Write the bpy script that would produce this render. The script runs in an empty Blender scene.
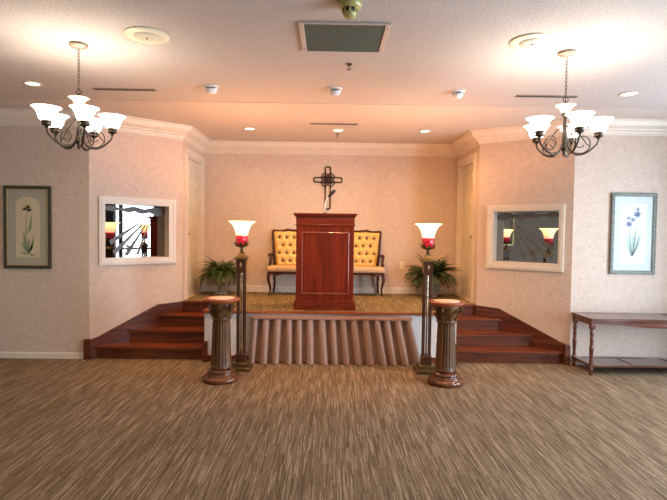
import bpy, bmesh, math, random
from mathutils import Vector, Matrix
random.seed(7)
PI = math.pi
SC = bpy.context.scene
COL = SC.collection

# ------------------------------------------------------------------ measurements (metres)
D0 = 6.217      # front walls beside the stage
D3 = 6.976      # inner corner / top step
DB = 8.129      # wall behind the stage
DP = 6.164      # front of the platform
WL, WR = 2.94, 2.975
W2 = 2.029
RISE = 0.1562
ST = 4 * RISE   # stage height
H = 3.0
TR = (D3 - D0) / 3
SIDE, REAR = 5.0, -3.2
PXL, PXR = -1.525, 1.560   # platform sides

# ------------------------------------------------------------------ materials
def newmat(name):
    m = bpy.data.materials.new(name); m.use_nodes = True
    nt = m.node_tree
    b = nt.nodes['Principled BSDF']
    return m, nt, b

def flat(name, col, rough=0.5, metal=0.0, emit=None, es=0.0, spec=None, var=0.06, scale=30, bump=0.0, trans=0.0, coat=0.0, aniso=(1, 1, 1)):
    m, nt, b = newmat(name)
    N, L = nt.nodes, nt.links
    tc = N.new('ShaderNodeTexCoord'); mp = N.new('ShaderNodeMapping'); mp.inputs['Scale'].default_value = aniso
    ns = N.new('ShaderNodeTexNoise'); ns.inputs['Scale'].default_value = scale; ns.inputs['Detail'].default_value = 4
    L.new(tc.outputs['Object'], mp.inputs[0]); L.new(mp.outputs[0], ns.inputs['Vector'])
    cr = N.new('ShaderNodeValToRGB')
    cr.color_ramp.elements[0].position = 0.35; cr.color_ramp.elements[1].position = 0.65
    cr.color_ramp.elements[0].color = (*[max(0, c * (1 - var)) for c in col], 1)
    cr.color_ramp.elements[1].color = (*[min(1, c * (1 + var)) for c in col], 1)
    L.new(ns.outputs['Fac'], cr.inputs[0]); L.new(cr.outputs[0], b.inputs['Base Color'])
    b.inputs['Roughness'].default_value = rough; b.inputs['Metallic'].default_value = metal
    if spec is not None: b.inputs['Specular IOR Level'].default_value = spec
    if coat: b.inputs['Coat Weight'].default_value = coat; b.inputs['Coat Roughness'].default_value = 0.12
    if trans: b.inputs['Transmission Weight'].default_value = trans
    if emit: b.inputs['Emission Color'].default_value = (*emit, 1); b.inputs['Emission Strength'].default_value = es
    if bump:
        bp = N.new('ShaderNodeBump'); bp.inputs['Strength'].default_value = bump; bp.inputs['Distance'].default_value = 0.01
        L.new(ns.outputs['Fac'], bp.inputs['Height']); L.new(bp.outputs[0], b.inputs['Normal'])
    return m

def wood(name, dark, light, axis='z', rough=0.3, coat=0.3, scale=1.0):
    m, nt, b = newmat(name); N, L = nt.nodes, nt.links
    tc = N.new('ShaderNodeTexCoord'); mp = N.new('ShaderNodeMapping')
    s = {'x': (1.2, 22, 22), 'y': (22, 1.2, 22), 'z': (22, 22, 1.2)}[axis]
    mp.inputs['Scale'].default_value = [v * scale for v in s]
    n1 = N.new('ShaderNodeTexNoise'); n1.inputs['Scale'].default_value = 1.0; n1.inputs['Detail'].default_value = 6; n1.inputs['Distortion'].default_value = 1.3
    n2 = N.new('ShaderNodeTexNoise'); n2.inputs['Scale'].default_value = 4.0; n2.inputs['Detail'].default_value = 3
    L.new(tc.outputs['Object'], mp.inputs[0]); L.new(mp.outputs[0], n1.inputs['Vector']); L.new(mp.outputs[0], n2.inputs['Vector'])
    mx = N.new('ShaderNodeMath'); mx.operation = 'MULTIPLY_ADD'; mx.inputs[1].default_value = 0.35
    L.new(n2.outputs['Fac'], mx.inputs[0]); L.new(n1.outputs['Fac'], mx.inputs[2])
    cr = N.new('ShaderNodeValToRGB'); cr.color_ramp.elements[0].position = 0.5; cr.color_ramp.elements[1].position = 0.85
    cr.color_ramp.elements[0].color = (*dark, 1); cr.color_ramp.elements[1].color = (*light, 1)
    L.new(mx.outputs[0], cr.inputs[0]); L.new(cr.outputs[0], b.inputs['Base Color'])
    b.inputs['Roughness'].default_value = rough; b.inputs['Specular IOR Level'].default_value = 0.3; b.inputs['Coat Weight'].default_value = coat * 0.6; b.inputs['Coat Roughness'].default_value = 0.15
    return m

def wallpaper():
    m, nt, b = newmat('mottled wallpaper'); N, L = nt.nodes, nt.links
    tc = N.new('ShaderNodeTexCoord')
    n1 = N.new('ShaderNodeTexNoise'); n1.inputs['Scale'].default_value = 20; n1.inputs['Detail'].default_value = 8; n1.inputs['Roughness'].default_value = 0.7; n1.inputs['Distortion'].default_value = 1.2
    L.new(tc.outputs['Object'], n1.inputs['Vector'])
    cr = N.new('ShaderNodeValToRGB'); cr.color_ramp.elements[0].position = 0.36; cr.color_ramp.elements[1].position = 0.62
    cr.color_ramp.elements[0].color = (0.58, 0.43, 0.335, 1); cr.color_ramp.elements[1].color = (0.68, 0.53, 0.43, 1)
    L.new(n1.outputs['Fac'], cr.inputs[0]); L.new(cr.outputs[0], b.inputs['Base Color'])
    b.inputs['Roughness'].default_value = 0.62
    bp = N.new('ShaderNodeBump'); bp.inputs['Strength'].default_value = 0.25; bp.inputs['Distance'].default_value = 0.006
    L.new(n1.outputs['Fac'], bp.inputs['Height']); L.new(bp.outputs[0], b.inputs['Normal'])
    return m

def carpet(name, dark, mid, light):
    m, nt, b = newmat(name); N, L = nt.nodes, nt.links
    tc = N.new('ShaderNodeTexCoord'); sp = N.new('ShaderNodeSeparateXYZ'); L.new(tc.outputs['Object'], sp.inputs[0])
    def math_(op, a, c, d=None):
        n = N.new('ShaderNodeMath'); n.operation = op
        for k, v in enumerate((a, c, d)):
            if v is None: continue
            if isinstance(v, (int, float)): n.inputs[k].default_value = v
            else: L.new(v, n.inputs[k])
        return n.outputs[0]
    wob = N.new('ShaderNodeTexNoise'); wob.inputs['Scale'].default_value = 9; L.new(tc.outputs['Object'], wob.inputs['Vector'])
    def layer(w, ln, off):
        x = math_('MULTIPLY_ADD', sp.outputs['X'], 1 / w, off); x = math_('MULTIPLY_ADD', wob.outputs['Fac'], 1.2, x)
        c = math_('FLOOR', x, 0)
        w1 = N.new('ShaderNodeTexWhiteNoise'); w1.noise_dimensions = '1D'; L.new(c, w1.inputs['W'])
        y = math_('MULTIPLY_ADD', sp.outputs['Y'], 1 / ln, math_('MULTIPLY', w1.outputs['Value'], 11.0)); sg = math_('FLOOR', y, 0)
        w2 = N.new('ShaderNodeTexWhiteNoise'); w2.noise_dimensions = '2D'
        cb = N.new('ShaderNodeCombineXYZ'); L.new(c, cb.inputs[0]); L.new(sg, cb.inputs[1]); L.new(cb.outputs[0], w2.inputs['Vector'])
        return w2.outputs['Value']
    a = layer(.0058, .22, 3.0); c = layer(.0075, .28, 71.0); d = layer(.0038, .12, 31.0)
    v = math_('MULTIPLY_ADD', math_('POWER', a, 4.0), .58, math_('MULTIPLY_ADD', c, .25, math_('MULTIPLY', d, .17)))
    cr = N.new('ShaderNodeValToRGB'); e = cr.color_ramp.elements
    e[0].position = 0.06; e[0].color = (*dark, 1); e[1].position = 0.86; e[1].color = (*light, 1)
    k = e.new(0.36); k.color = (*mid, 1)
    L.new(v, cr.inputs[0]); L.new(cr.outputs[0], b.inputs['Base Color'])
    b.inputs['Roughness'].default_value = 0.95; b.inputs['Specular IOR Level'].default_value = 0.1
    bp = N.new('ShaderNodeBump'); bp.inputs['Strength'].default_value = 0.25; bp.inputs['Distance'].default_value = 0.004
    L.new(v, bp.inputs['Height']); L.new(bp.outputs[0], b.inputs['Normal'])
    return m

def ceiling_mat():
    m, nt, b = newmat('popcorn ceiling'); N, L = nt.nodes, nt.links
    tc = N.new('ShaderNodeTexCoord')
    n1 = N.new('ShaderNodeTexNoise'); n1.inputs['Scale'].default_value = 70; n1.inputs['Detail'].default_value = 5; n1.inputs['Roughness'].default_value = 0.7
    L.new(tc.outputs['Object'], n1.inputs['Vector'])
    cr = N.new('ShaderNodeValToRGB'); cr.color_ramp.elements[0].position = 0.38; cr.color_ramp.elements[1].position = 0.6
    cr.color_ramp.elements[0].color = (0.42, 0.375, 0.345, 1); cr.color_ramp.elements[1].color = (0.60, 0.54, 0.50, 1)
    L.new(n1.outputs['Fac'], cr.inputs[0]); L.new(cr.outputs[0], b.inputs['Base Color'])
    b.inputs['Roughness'].default_value = 0.9
    bp = N.new('ShaderNodeBump'); bp.inputs['Strength'].default_value = 0.6; bp.inputs['Distance'].default_value = 0.008
    L.new(n1.outputs['Fac'], bp.inputs['Height']); L.new(bp.outputs[0], b.inputs['Normal'])
    return m

M = dict(
    wall=wallpaper(), ceil=ceiling_mat(),
    ceil2=flat('smooth ceiling with stage glow tint', (0.60, 0.52, 0.46), 0.9, var=0.02, scale=3),  # same paint as the front ceiling; peach stage light mixed into the colour
    carpet=carpet('streaked loop carpet', (0.11, 0.073, 0.041), (0.225, 0.153, 0.092), (0.41, 0.31, 0.21)),
    carpet2=carpet('stage carpet', (0.12, 0.083, 0.038), (0.22, 0.16, 0.08), (0.42, 0.32, 0.17)),
    cream=flat('cream painted trim', (0.74, 0.63, 0.52), 0.4, var=0.03, scale=8),
    doorpaint=flat('cream door paint', (0.70, 0.61, 0.47), 0.4, var=0.03, scale=6),
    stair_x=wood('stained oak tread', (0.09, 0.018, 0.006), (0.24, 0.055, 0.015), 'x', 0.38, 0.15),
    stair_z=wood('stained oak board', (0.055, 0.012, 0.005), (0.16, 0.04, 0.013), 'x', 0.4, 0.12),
    nosing=wood('red stained nosing', (0.17, 0.04, 0.012), (0.36, 0.10, 0.03), 'x', 0.25, 0.5),
    cherry=wood('cherry veneer', (0.08, 0.007, 0.002), (0.18, 0.020, 0.005), 'z', 0.35, 0.2, 0.55),
    cherry_x=wood('cherry moulding', (0.085, 0.009, 0.003), (0.19, 0.026, 0.007), 'x', 0.3, 0.3),
    bead=wood('polished cherry bead', (0.20, 0.04, 0.02), (0.34, 0.10, 0.06), 'z', 0.15, 0.8),
    walnut=wood('turned walnut', (0.055, 0.022, 0.007), (0.17, 0.075, 0.025), 'z', 0.38, 0.2),
    walnut_d=wood('dark walnut base', (0.07, 0.02, 0.008), (0.17, 0.055, 0.02), 'x', 0.22, 0.7),
    ped_top=wood('red stained round top', (0.22, 0.05, 0.018), (0.40, 0.11, 0.04), 'x', 0.25, 0.5),
    inset=flat('pale inset with peach glow', (0.80, 0.58, 0.45), 0.3, var=0.08, scale=14),  # pale disc, the peach glow of its lit top put into the colour
    panel=flat('pale speckled front panel', (0.60, 0.56, 0.53), 0.7, var=0.12, scale=60),
    rose=flat('dusty rose pleated cloth', (0.35, 0.215, 0.16), 0.85, var=0.08, scale=40, bump=0.1),
    rose2=flat('dusty rose header', (0.30, 0.165, 0.12), 0.85, var=0.08, scale=40),
    gold=flat('gold brocade', (0.76, 0.47, 0.14), 0.6, var=0.10, scale=45, bump=0.15),
    gold2=flat('striped seat fabric', (0.62, 0.40, 0.22), 0.65, var=0.18, scale=60, aniso=(3, 0.3, 1)),
    button=flat('dark tuft button', (0.13, 0.06, 0.03), 0.6),
    mahog=wood('dark mahogany', (0.035, 0.009, 0.005), (0.10, 0.03, 0.014), 'z', 0.25, 0.6),
    table=wood('mahogany table', (0.06, 0.017, 0.009), (0.17, 0.05, 0.025), 'x', 0.2, 0.7),
    table_d=flat('dark brown inset leather', (0.085, 0.05, 0.04), 0.25, var=0.3, scale=20, coat=0.4),
    iron=flat('black wrought iron', (0.03, 0.016, 0.012), 0.5, metal=0.4, var=0.2),
    bronze=flat('aged bronze', (0.085, 0.06, 0.042), 0.38, metal=0.75, var=0.25, scale=40),
    bronze_l=flat('antique pewter canopy', (0.30, 0.24, 0.18), 0.45, metal=0.4, var=0.2),
    brass=flat('antique brass', (0.12, 0.075, 0.025), 0.4, metal=0.55, var=0.25, scale=25),
    brass_b=flat('bright brass rod', (0.72, 0.60, 0.40), 0.16, metal=0.95, var=0.08),
    postwood=flat('dark bronze post', (0.07, 0.025, 0.012), 0.3, metal=0.3, var=0.25, aniso=(1, 1, .1)),
    shade=flat('lit frosted glass', (0.95, 0.92, 0.86), 0.3, emit=(1, 0.90, 0.76), es=6.0, var=0.01),
    shade_off=flat('cream alabaster glass', (0.62, 0.50, 0.34), 0.35, emit=(1, 0.8, 0.55), es=0.05, var=0.06),
    tshade=flat('lit torchiere glass', (0.95, 0.85, 0.7), 0.3, emit=(1, 0.74, 0.44), es=7.0, var=0.01),
    ruby=flat('ruby cut glass', (0.42, 0.015, 0.03), 0.15, emit=(1.0, 0.03, 0.07), es=0.20, var=0.8, scale=45, coat=0.5),
    white=flat('white fixture plastic', (0.80, 0.77, 0.74), 0.4, var=0.02),
    lens=flat('lit lamp lens', (1, 0.95, 0.85), 0.4, emit=(1, 0.82, 0.55), es=5.0, var=0.01),
    creamplastic=flat('cream speaker plastic', (0.72, 0.68, 0.50), 0.5, var=0.03),
    creamgrille=flat('perforated cream grille', (0.58, 0.54, 0.42), 0.6, var=0.2, scale=160),
    yellowed=flat('yellowed plastic', (0.42, 0.38, 0.13), 0.35, var=0.08, coat=0.3),
    black=flat('black recess', (0.012, 0.012, 0.012), 0.6),
    darkslot=flat('dark diffuser slot', (0.05, 0.04, 0.035), 0.7),
    fin=flat('olive grey grille fins', (0.17, 0.155, 0.105), 0.55, var=0.1),
    grframe=flat('beige grille frame', (0.56, 0.46, 0.40), 0.5, var=0.03),
    chrome=flat('chrome', (0.7, 0.7, 0.7), 0.2, metal=1.0),
    silver=flat('silver gooseneck', (0.85, 0.82, 0.78), 0.35, metal=0.5),
    urn=flat('silvered urn', (0.42, 0.38, 0.35), 0.35, metal=0.45, var=0.15, scale=20),
    soil=flat('potting soil', (0.05, 0.03, 0.02), 0.95, var=0.3),
    fern=flat('fern green', (0.035, 0.075, 0.015), 0.5, var=0.5, scale=14),
    palm=flat('dark leaf green', (0.03, 0.06, 0.012), 0.45, var=0.5, scale=14),
    outlet=flat('ivory outlet plastic', (0.80, 0.72, 0.55), 0.4, var=0.02),
    frameL=flat('dark olive picture frame', (0.05, 0.045, 0.022), 0.45, var=0.3, scale=30),
    frameR=flat('grey green picture frame', (0.17, 0.18, 0.145), 0.4, var=0.3, scale=30),
    gilt=flat('gilt inner edge', (0.62, 0.45, 0.18), 0.3, metal=0.6),
    matL=flat('sage grey mat', (0.40, 0.36, 0.27), 0.7, var=0.05),
    artL=flat('parchment print', (0.60, 0.49, 0.31), 0.7, var=0.06),
    matR=flat('pale blue mat', (0.62, 0.68, 0.68), 0.7, var=0.03),
    artR=flat('white print paper', (0.78, 0.78, 0.72), 0.7, var=0.03),
    leafp=flat('painted leaf green', (0.22, 0.27, 0.14), 0.7),
    leafp2=flat('painted pale teal', (0.50, 0.64, 0.58), 0.7),
    petal=flat('painted iris blue', (0.09, 0.075, 0.15), 0.7),
    petal2=flat('painted pale blue', (0.33, 0.40, 0.62), 0.7),
    petaly=flat('painted iris yellow', (0.62, 0.50, 0.18), 0.7),
    rearwall=flat('rear room paint', (0.50, 0.46, 0.38), 0.8, var=0.03, scale=5),
    curtain=flat('dark curtain', (0.05, 0.035, 0.035), 0.9, var=0.2),
    knob=flat('brass knob', (0.5, 0.34, 0.12), 0.25, metal=0.9),
)
def mirror_glass():
    m, nt, b = newmat('tinted mirror glass')
    b.inputs['Base Color'].default_value = (0.32, 0.32, 0.31, 1); b.inputs['Metallic'].default_value = 1.0; b.inputs['Roughness'].default_value = 0.015
    return m
def etch_mat():
    m, nt, b = newmat('etched frosted glass'); N, L = nt.nodes, nt.links
    b.inputs['Base Color'].default_value = (0.13, 0.125, 0.125, 1); b.inputs['Roughness'].default_value = 0.5
    tr = N.new('ShaderNodeBsdfTransparent'); mx = N.new('ShaderNodeMixShader')
    tc = N.new('ShaderNodeTexCoord'); ns = N.new('ShaderNodeTexNoise'); ns.inputs['Scale'].default_value = 9
    mr = N.new('ShaderNodeMapRange'); mr.inputs['To Min'].default_value = 0.72; mr.inputs['To Max'].default_value = 0.93
    mr.inputs['From Min'].default_value = 0.3; mr.inputs['From Max'].default_value = 0.7
    L.new(tc.outputs['Object'], ns.inputs['Vector']); L.new(ns.outputs['Fac'], mr.inputs['Value'])
    L.new(mr.outputs[0], mx.inputs[0]); L.new(tr.outputs[0], mx.inputs[1]); L.new(b.outputs[0], mx.inputs[2])
    L.new(mx.outputs[0], N['Material Output'].inputs['Surface'])
    return m
def clear_glass():
    m, nt, b = newmat('window glass'); N, L = nt.nodes, nt.links
    tr = N.new('ShaderNodeBsdfTransparent'); gl = N.new('ShaderNodeBsdfGlossy'); gl.inputs['Roughness'].default_value = 0.02
    mx = N.new('ShaderNodeMixShader'); mx.inputs[0].default_value = 0.06
    L.new(tr.outputs[0], mx.inputs[1]); L.new(gl.outputs[0], mx.inputs[2]); L.new(mx.outputs[0], N['Material Output'].inputs['Surface'])
    return m
def shade_gradient():
    m, nt, b = newmat('lit torchiere glass'); N, L = nt.nodes, nt.links
    b.inputs['Base Color'].default_value = (.95, .85, .7, 1); b.inputs['Roughness'].default_value = .3
    tc = N.new('ShaderNodeTexCoord'); sp = N.new('ShaderNodeSeparateXYZ'); L.new(tc.outputs['Object'], sp.inputs[0])
    mr = N.new('ShaderNodeMapRange'); mr.inputs['From Min'].default_value = 1.54; mr.inputs['From Max'].default_value = 1.705; L.new(sp.outputs['Z'], mr.inputs['Value'])
    cr = N.new('ShaderNodeValToRGB'); e = cr.color_ramp.elements
    e[0].position = 0; e[0].color = (1, .20, .13, 1); e[1].position = .95; e[1].color = (1, .80, .34, 1)
    k = e.new(.45); k.color = (1, .48, .20, 1)
    L.new(mr.outputs[0], cr.inputs[0]); L.new(cr.outputs[0], b.inputs['Emission Color']); b.inputs['Emission Strength'].default_value = 4.2
    return m
M['tshade'] = shade_gradient()
M['mirror'] = mirror_glass(); M['etch'] = etch_mat(); M['glass'] = clear_glass()

# ------------------------------------------------------------------ mesh builder
class MB:
    def __init__(s): s.v = []; s.f = []; s.sm = []
    def add(s, vs, fs, smooth=False):
        o = len(s.v); s.v += [tuple(v) for v in vs]; s.f += [tuple(i + o for i in f) for f in fs]; s.sm += [smooth] * len(fs); return s
    def box(s, x0, x1, y0, y1, z0, z1):
        vs = [(x, y, z) for z in (z0, z1) for x, y in ((x0, y0), (x1, y0), (x1, y1), (x0, y1))]
        return s.add(vs, [(3, 2, 1, 0), (4, 5, 6, 7), (0, 1, 5, 4), (1, 2, 6, 5), (2, 3, 7, 6), (3, 0, 4, 7)])
    def bbox(s, x0, x1, y0, y1, z0, z1, b=0.006):
        bm = bmesh.new()
        t = MB().box(x0, x1, y0, y1, z0, z1)
        vv = [bm.verts.new(p) for p in t.v]
        for f in t.f: bm.faces.new([vv[i] for i in f])
        bmesh.ops.bevel(bm, geom=list(bm.edges), offset=b, segments=2, affect='EDGES', profile=0.5)
        bm.verts.index_update()
        s.add([v.co[:] for v in bm.verts], [[v.index for v in f.verts] for f in bm.faces]); bm.free(); return s
    def prism(s, poly, z0, z1):
        a = sum(poly[i][0] * poly[(i + 1) % len(poly)][1] - poly[(i + 1) % len(poly)][0] * poly[i][1] for i in range(len(poly)))
        if a < 0: poly = poly[::-1]
        n = len(poly); vs = [(x, y, z0) for x, y in poly] + [(x, y, z1) for x, y in poly]
        return s.add(vs, [tuple(range(n))[::-1], tuple(range(n, 2 * n))] + [(i, (i + 1) % n, n + (i + 1) % n, n + i) for i in range(n)])
    def slab_xz(s, poly, y0, y1):
        """polygon in the x-z plane extruded from y0 (front) to y1 (back)"""
        a = sum(poly[i][0] * poly[(i + 1) % len(poly)][1] - poly[(i + 1) % len(poly)][0] * poly[i][1] for i in range(len(poly)))
        if a < 0: poly = poly[::-1]
        n = len(poly); vs = [(x, y0, z) for x, z in poly] + [(x, y1, z) for x, z in poly]
        return s.add(vs, [tuple(range(n)), tuple(range(n, 2 * n))[::-1]] + [((i + 1) % n, i, n + i, n + (i + 1) % n) for i in range(n)])
    def lathe(s, prof, n=24, cx=0, cy=0, cz=0, flute=None, smooth=True, cap=True):
        vs = []; fs = []
        for (r, z) in prof:
            for k in range(n):
                a = 2 * PI * k / n; rr = r
                if flute: rr = r * (1 - flute * (k % 2))
                vs.append((cx + rr * math.cos(a), cy + rr * math.sin(a), cz + z))
        for i in range(len(prof) - 1):
            for k in range(n):
                k2 = (k + 1) % n
                fs.append((i * n + k, i * n + k2, (i + 1) * n + k2, (i + 1) * n + k))
        s.add(vs, fs, smooth)
        if cap:
            m = len(prof) - 1
            o = len(s.v) - len(vs)
            if prof[0][0] > 1e-4: s.f.append(tuple(o + k for k in range(n))[::-1]); s.sm.append(False)
            if prof[-1][0] > 1e-4: s.f.append(tuple(o + m * n + k for k in range(n))); s.sm.append(False)
        return s
    def square_lathe(s, prof, cx=0, cy=0, cz=0):
        k = math.sqrt(2)
        vs = []; fs = []
        for (r, z) in prof:
            for sx, sy in ((-1, -1), (1, -1), (1, 1), (-1, 1)): vs.append((cx + sx * r, cy + sy * r, cz + z))
        for i in range(len(prof) - 1):
            for q in range(4):
                q2 = (q + 1) % 4; fs.append((i * 4 + q, i * 4 + q2, i * 4 + 4 + q2, i * 4 + 4 + q))
        fs.append((3, 2, 1, 0)); m = (len(prof) - 1) * 4; fs.append((m, m + 1, m + 2, m + 3))
        return s.add(vs, fs)
    def tube(s, pts, r, n=8, closed=False):
        pts = [Vector(p) for p in pts]; m = len(pts); vs = []; fs = []
        rs = r if isinstance(r, (list, tuple)) else [r] * m
        up = None
        for i, p in enumerate(pts):
            if closed: t = (pts[(i + 1) % m] - pts[i - 1]).normalized()
            else: t = (pts[min(i + 1, m - 1)] - pts[max(i - 1, 0)]).normalized()
            if up is None:
                up = Vector((0, 0, 1)) if abs(t.z) < 0.9 else Vector((1, 0, 0))
            a = (up - t * up.dot(t))
            a = a.normalized() if a.length > 1e-6 else t.orthogonal().normalized()
            up = a; b = t.cross(a)
            for k in range(n):
                c = 2 * PI * k / n; vs.append(p + (a * math.cos(c) + b * math.sin(c)) * rs[i])
        for i in range(m if closed else m - 1):
            j = (i + 1) % m
            for k in range(n):
                k2 = (k + 1) % n; fs.append((i * n + k, i * n + k2, j * n + k2, j * n + k))
        s.add(vs, fs, True)
        if not closed:
            o = len(s.v) - len(vs)
            s.f.append(tuple(o + k for k in range(n))[::-1]); s.sm.append(False)
            s.f.append(tuple(o + (m - 1) * n + k for k in range(n))); s.sm.append(False)
        return s
    def ball(s, c, r, seg=12, rings=8, sc=(1, 1, 1)):
        vs = []; fs = []
        for i in range(rings + 1):
            t = PI * i / rings
            for k in range(seg):
                a = 2 * PI * k / seg
                vs.append((c[0] + r * sc[0] * math.sin(t) * math.cos(a), c[1] + r * sc[1] * math.sin(t) * math.sin(a), c[2] + r * sc[2] * math.cos(t)))
        for i in range(rings):
            for k in range(seg):
                k2 = (k + 1) % seg; fs.append((i * seg + k, (i + 1) * seg + k, (i + 1) * seg + k2, i * seg + k2))
        return s.add(vs, fs, True)
    def xform(s, mat): s.v = [tuple(mat @ Vector(v)) for v in s.v]; return s
    def build(s, name, mat, parent=None, loc=None):
        me = bpy.data.meshes.new(name); me.from_pydata(s.v, [], s.f)
        me.polygons.foreach_set('use_smooth', s.sm)
        me.materials.append(mat); me.validate(); me.update()
        bm = bmesh.new(); bm.from_mesh(me)
        bmesh.ops.remove_doubles(bm, verts=bm.verts, dist=1e-6)
        bmesh.ops.dissolve_degenerate(bm, edges=bm.edges, dist=1e-6)
        bmesh.ops.recalc_face_normals(bm, faces=bm.faces)
        bm.to_mesh(me); bm.free()
        o = bpy.data.objects.new(name, me); COL.objects.link(o)
        if parent: o.parent = parent
        if loc: o.location = loc
        return o

def tag(o, label, cat, group=None, kind=None):
    if label: o['label'] = label
    if cat: o['category'] = cat
    if group: o['group'] = group
    if kind: o['kind'] = kind
    return o
def thing(name, label, cat, loc=(0, 0, 0), rz=0, group=None):
    o = bpy.data.objects.new(name, None); COL.objects.link(o); o.empty_display_size = 0.1
    o.location = loc; o.rotation_euler = (0, 0, rz)
    return tag(o, label, cat, group)
def struct(o): o['kind'] = 'structure'; return o
def copy_tree(o, parent=None):
    c = o.copy(); COL.objects.link(c)
    if parent: c.parent = parent
    for ch in [x for x in bpy.data.objects if x.parent == o]: copy_tree(ch, c)
    return c
def dup(root, label, loc, rz=None, scale=None):
    c = copy_tree(root); c['label'] = label; c.location = loc
    if rz is not None: c.rotation_euler = (0, 0, rz)
    if scale: c.scale = scale
    return c

def lamp(kind, name, loc, energy, col, size=0.05, direction=None, angle=None, blend=0.6, sizey=None):
    d = bpy.data.lights.new(name, kind); d.energy = energy; d.color = col
    if kind == 'AREA':
        d.size = size
        if sizey: d.shape = 'RECTANGLE'; d.size_y = sizey
    else: d.shadow_soft_size = size
    if kind == 'SPOT': d.spot_size = math.radians(angle); d.spot_blend = blend
    o = bpy.data.objects.new(name, d); COL.objects.link(o); o.location = loc
    if direction: o.rotation_euler = Vector(direction).to_track_quat('-Z', 'Y').to_euler()
    return o

# ------------------------------------------------------------------ the room
struct(MB().box(-SIDE - .2, SIDE + .2, REAR - .2, DB + .3, -0.1, 0).build('floor', M['carpet']))
SEAM = 5.604
struct(MB().box(-SIDE - .2, SIDE + .2, REAR - .2, SEAM, H, H + .1).build('ceiling', M['ceil']))
struct(MB().box(-SIDE - .2, SIDE + .2, SEAM, DB + .3, H, H + .1).build('ceiling', M['ceil2']))
struct(MB().box(-SIDE, SIDE, SEAM - .005, SEAM + .005, H - .004, H).build('trim_3', M['grframe']))
TH = .2
# angled wall frames: origin, direction along wall, outward (into the wall)
SL = math.hypot(WL - W2, D3 - D0); SR = math.hypot(WR - W2, D3 - D0)
dL = ((WL - W2) / SL, (D3 - D0) / SL); dR = ((WR - W2) / SR, -(D3 - D0) / SR)
def PL(s, t=0): return (-WL + dL[0] * s - dL[1] * t, D0 + dL[1] * s + dL[0] * t)
def PR(s, t=0): return (W2 + dR[0] * s - dR[1] * t, D3 + dR[1] * s + dR[0] * t)
# mirror opening (s range, z range)
MOL = (.174, .993, 1.232, 1.915); MOR = (SR - .996, SR - .155, 1.235, 1.908)
def angled_wall(P, S, mo, back_a, back_b, name):
    a, b, z0, z1 = mo; m = MB()
    m.prism([P(0), P(a), P(a, TH), back_a], 0, H)
    m.prism([P(b), P(S), back_b, P(b, TH)], 0, H)
    m.prism([P(a), P(b), P(b, TH), P(a, TH)], 0, z0)
    m.prism([P(a), P(b), P(b, TH), P(a, TH)], z1, H)
    return struct(m.build(name, M['wall']))
angled_wall(PL, SL, MOL, (-WL - .07, D0 + TH), (-W2 - .2, D3 + .1), 'wall_angled_left')
angled_wall(PR, SR, MOR, (W2 + .2, D3 + .1), (WR + .07, D0 + TH), 'wall_angled_right')
struct(MB().prism([(-SIDE, D0), (-WL, D0), (-WL - .07, D0 + TH), (-SIDE, D0 + TH)], 0, H).build('wall_front_left', M['wall']))
struct(MB().prism([(SIDE, D0), (WR, D0), (WR + .07, D0 + TH), (SIDE, D0 + TH)], 0, H).build('wall_front_right', M['wall']))
DY0, DY1, DZ = 7.20, 8.03, 2.655
for sg, nm in ((-1, 'wall_stage_left'), (1, 'wall_stage_right')):
    m = MB(); xa, xb = sorted((sg * W2, sg * (W2 + .2)))
    m.box(xa, xb, D3, DY0, 0, H) if False else m.prism([(sg * W2, D3), (sg * (W2 + .2), D3 + .1), (sg * (W2 + .2), DY0), (sg * W2, DY0)], 0, H)
    m.box(xa, xb, DY1, DB, 0, H); m.box(xa, xb, DY0, DY1, DZ, H); m.box(xa, xb, DY0, DY1, 0, ST)
    struct(m.build(nm, M['wall']))
struct(MB().box(-W2 - .2, W2 + .2, DB, DB + .15, 0, H).build('wall_back', M['wall']))
struct(MB().box(-SIDE - .15, -SIDE, REAR, D0 + TH, 0, H).build('wall_left', M['rearwall']))
struct(MB().box(-SIDE, SIDE, REAR - .15, REAR, 0, H).build('wall_rear', M['rearwall']))
# right wall with the tall daylight window
WY0, WY1, WZ0, WZ1 = 4.00, 5.03, 0.20, 2.50
m = MB(); x0, x1 = SIDE, SIDE + .15
V0, V1 = 0.9, 2.9
m.box(x0, x1, REAR, V0, 0, H); m.box(x0, x1, V1, WY0, 0, H); m.box(x0, x1, V0, V1, 0, WZ0); m.box(x0, x1, V0, V1, WZ1, H); m.box(x0, x1, WY1, D0 + TH, 0, H); m.box(x0, x1, WY0, WY1, 0, WZ0); m.box(x0, x1, WY0, WY1, WZ1, H)
struct(m.build('wall_right', M['rearwall']))
m = MB()
fw = .02
m.box(x0 + .03, x0 + .10, WY0, WY0 + fw, WZ0, WZ1); m.box(x0 + .03, x0 + .10, WY1 - fw, WY1, WZ0, WZ1)
m.box(x0 + .03, x0 + .10, WY0 + fw, WY1 - fw, WZ0, WZ0 + fw); m.box(x0 + .03, x0 + .10, WY0 + fw, WY1 - fw, WZ1 - fw, WZ1)
ymid = 4.145
m.box(x0 + .04, x0 + .09, WY0 + fw, WY1 - fw, 1.06, 1.11)
m.box(x0 + .04, x0 + .09, ymid - .055, ymid + .055, WZ0 + fw, 1.06); m.box(x0 + .04, x0 + .09, ymid - .055, ymid + .055, 1.11, WZ1 - fw)
w1 = struct(m.build('window_1', M['bronze']))
MB().box(x0 + .06, x0 + .066, WY0 + fw, WY1 - fw, WZ0 + fw, WZ1 - fw).build('window_pane', M['glass'], w1)

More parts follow.
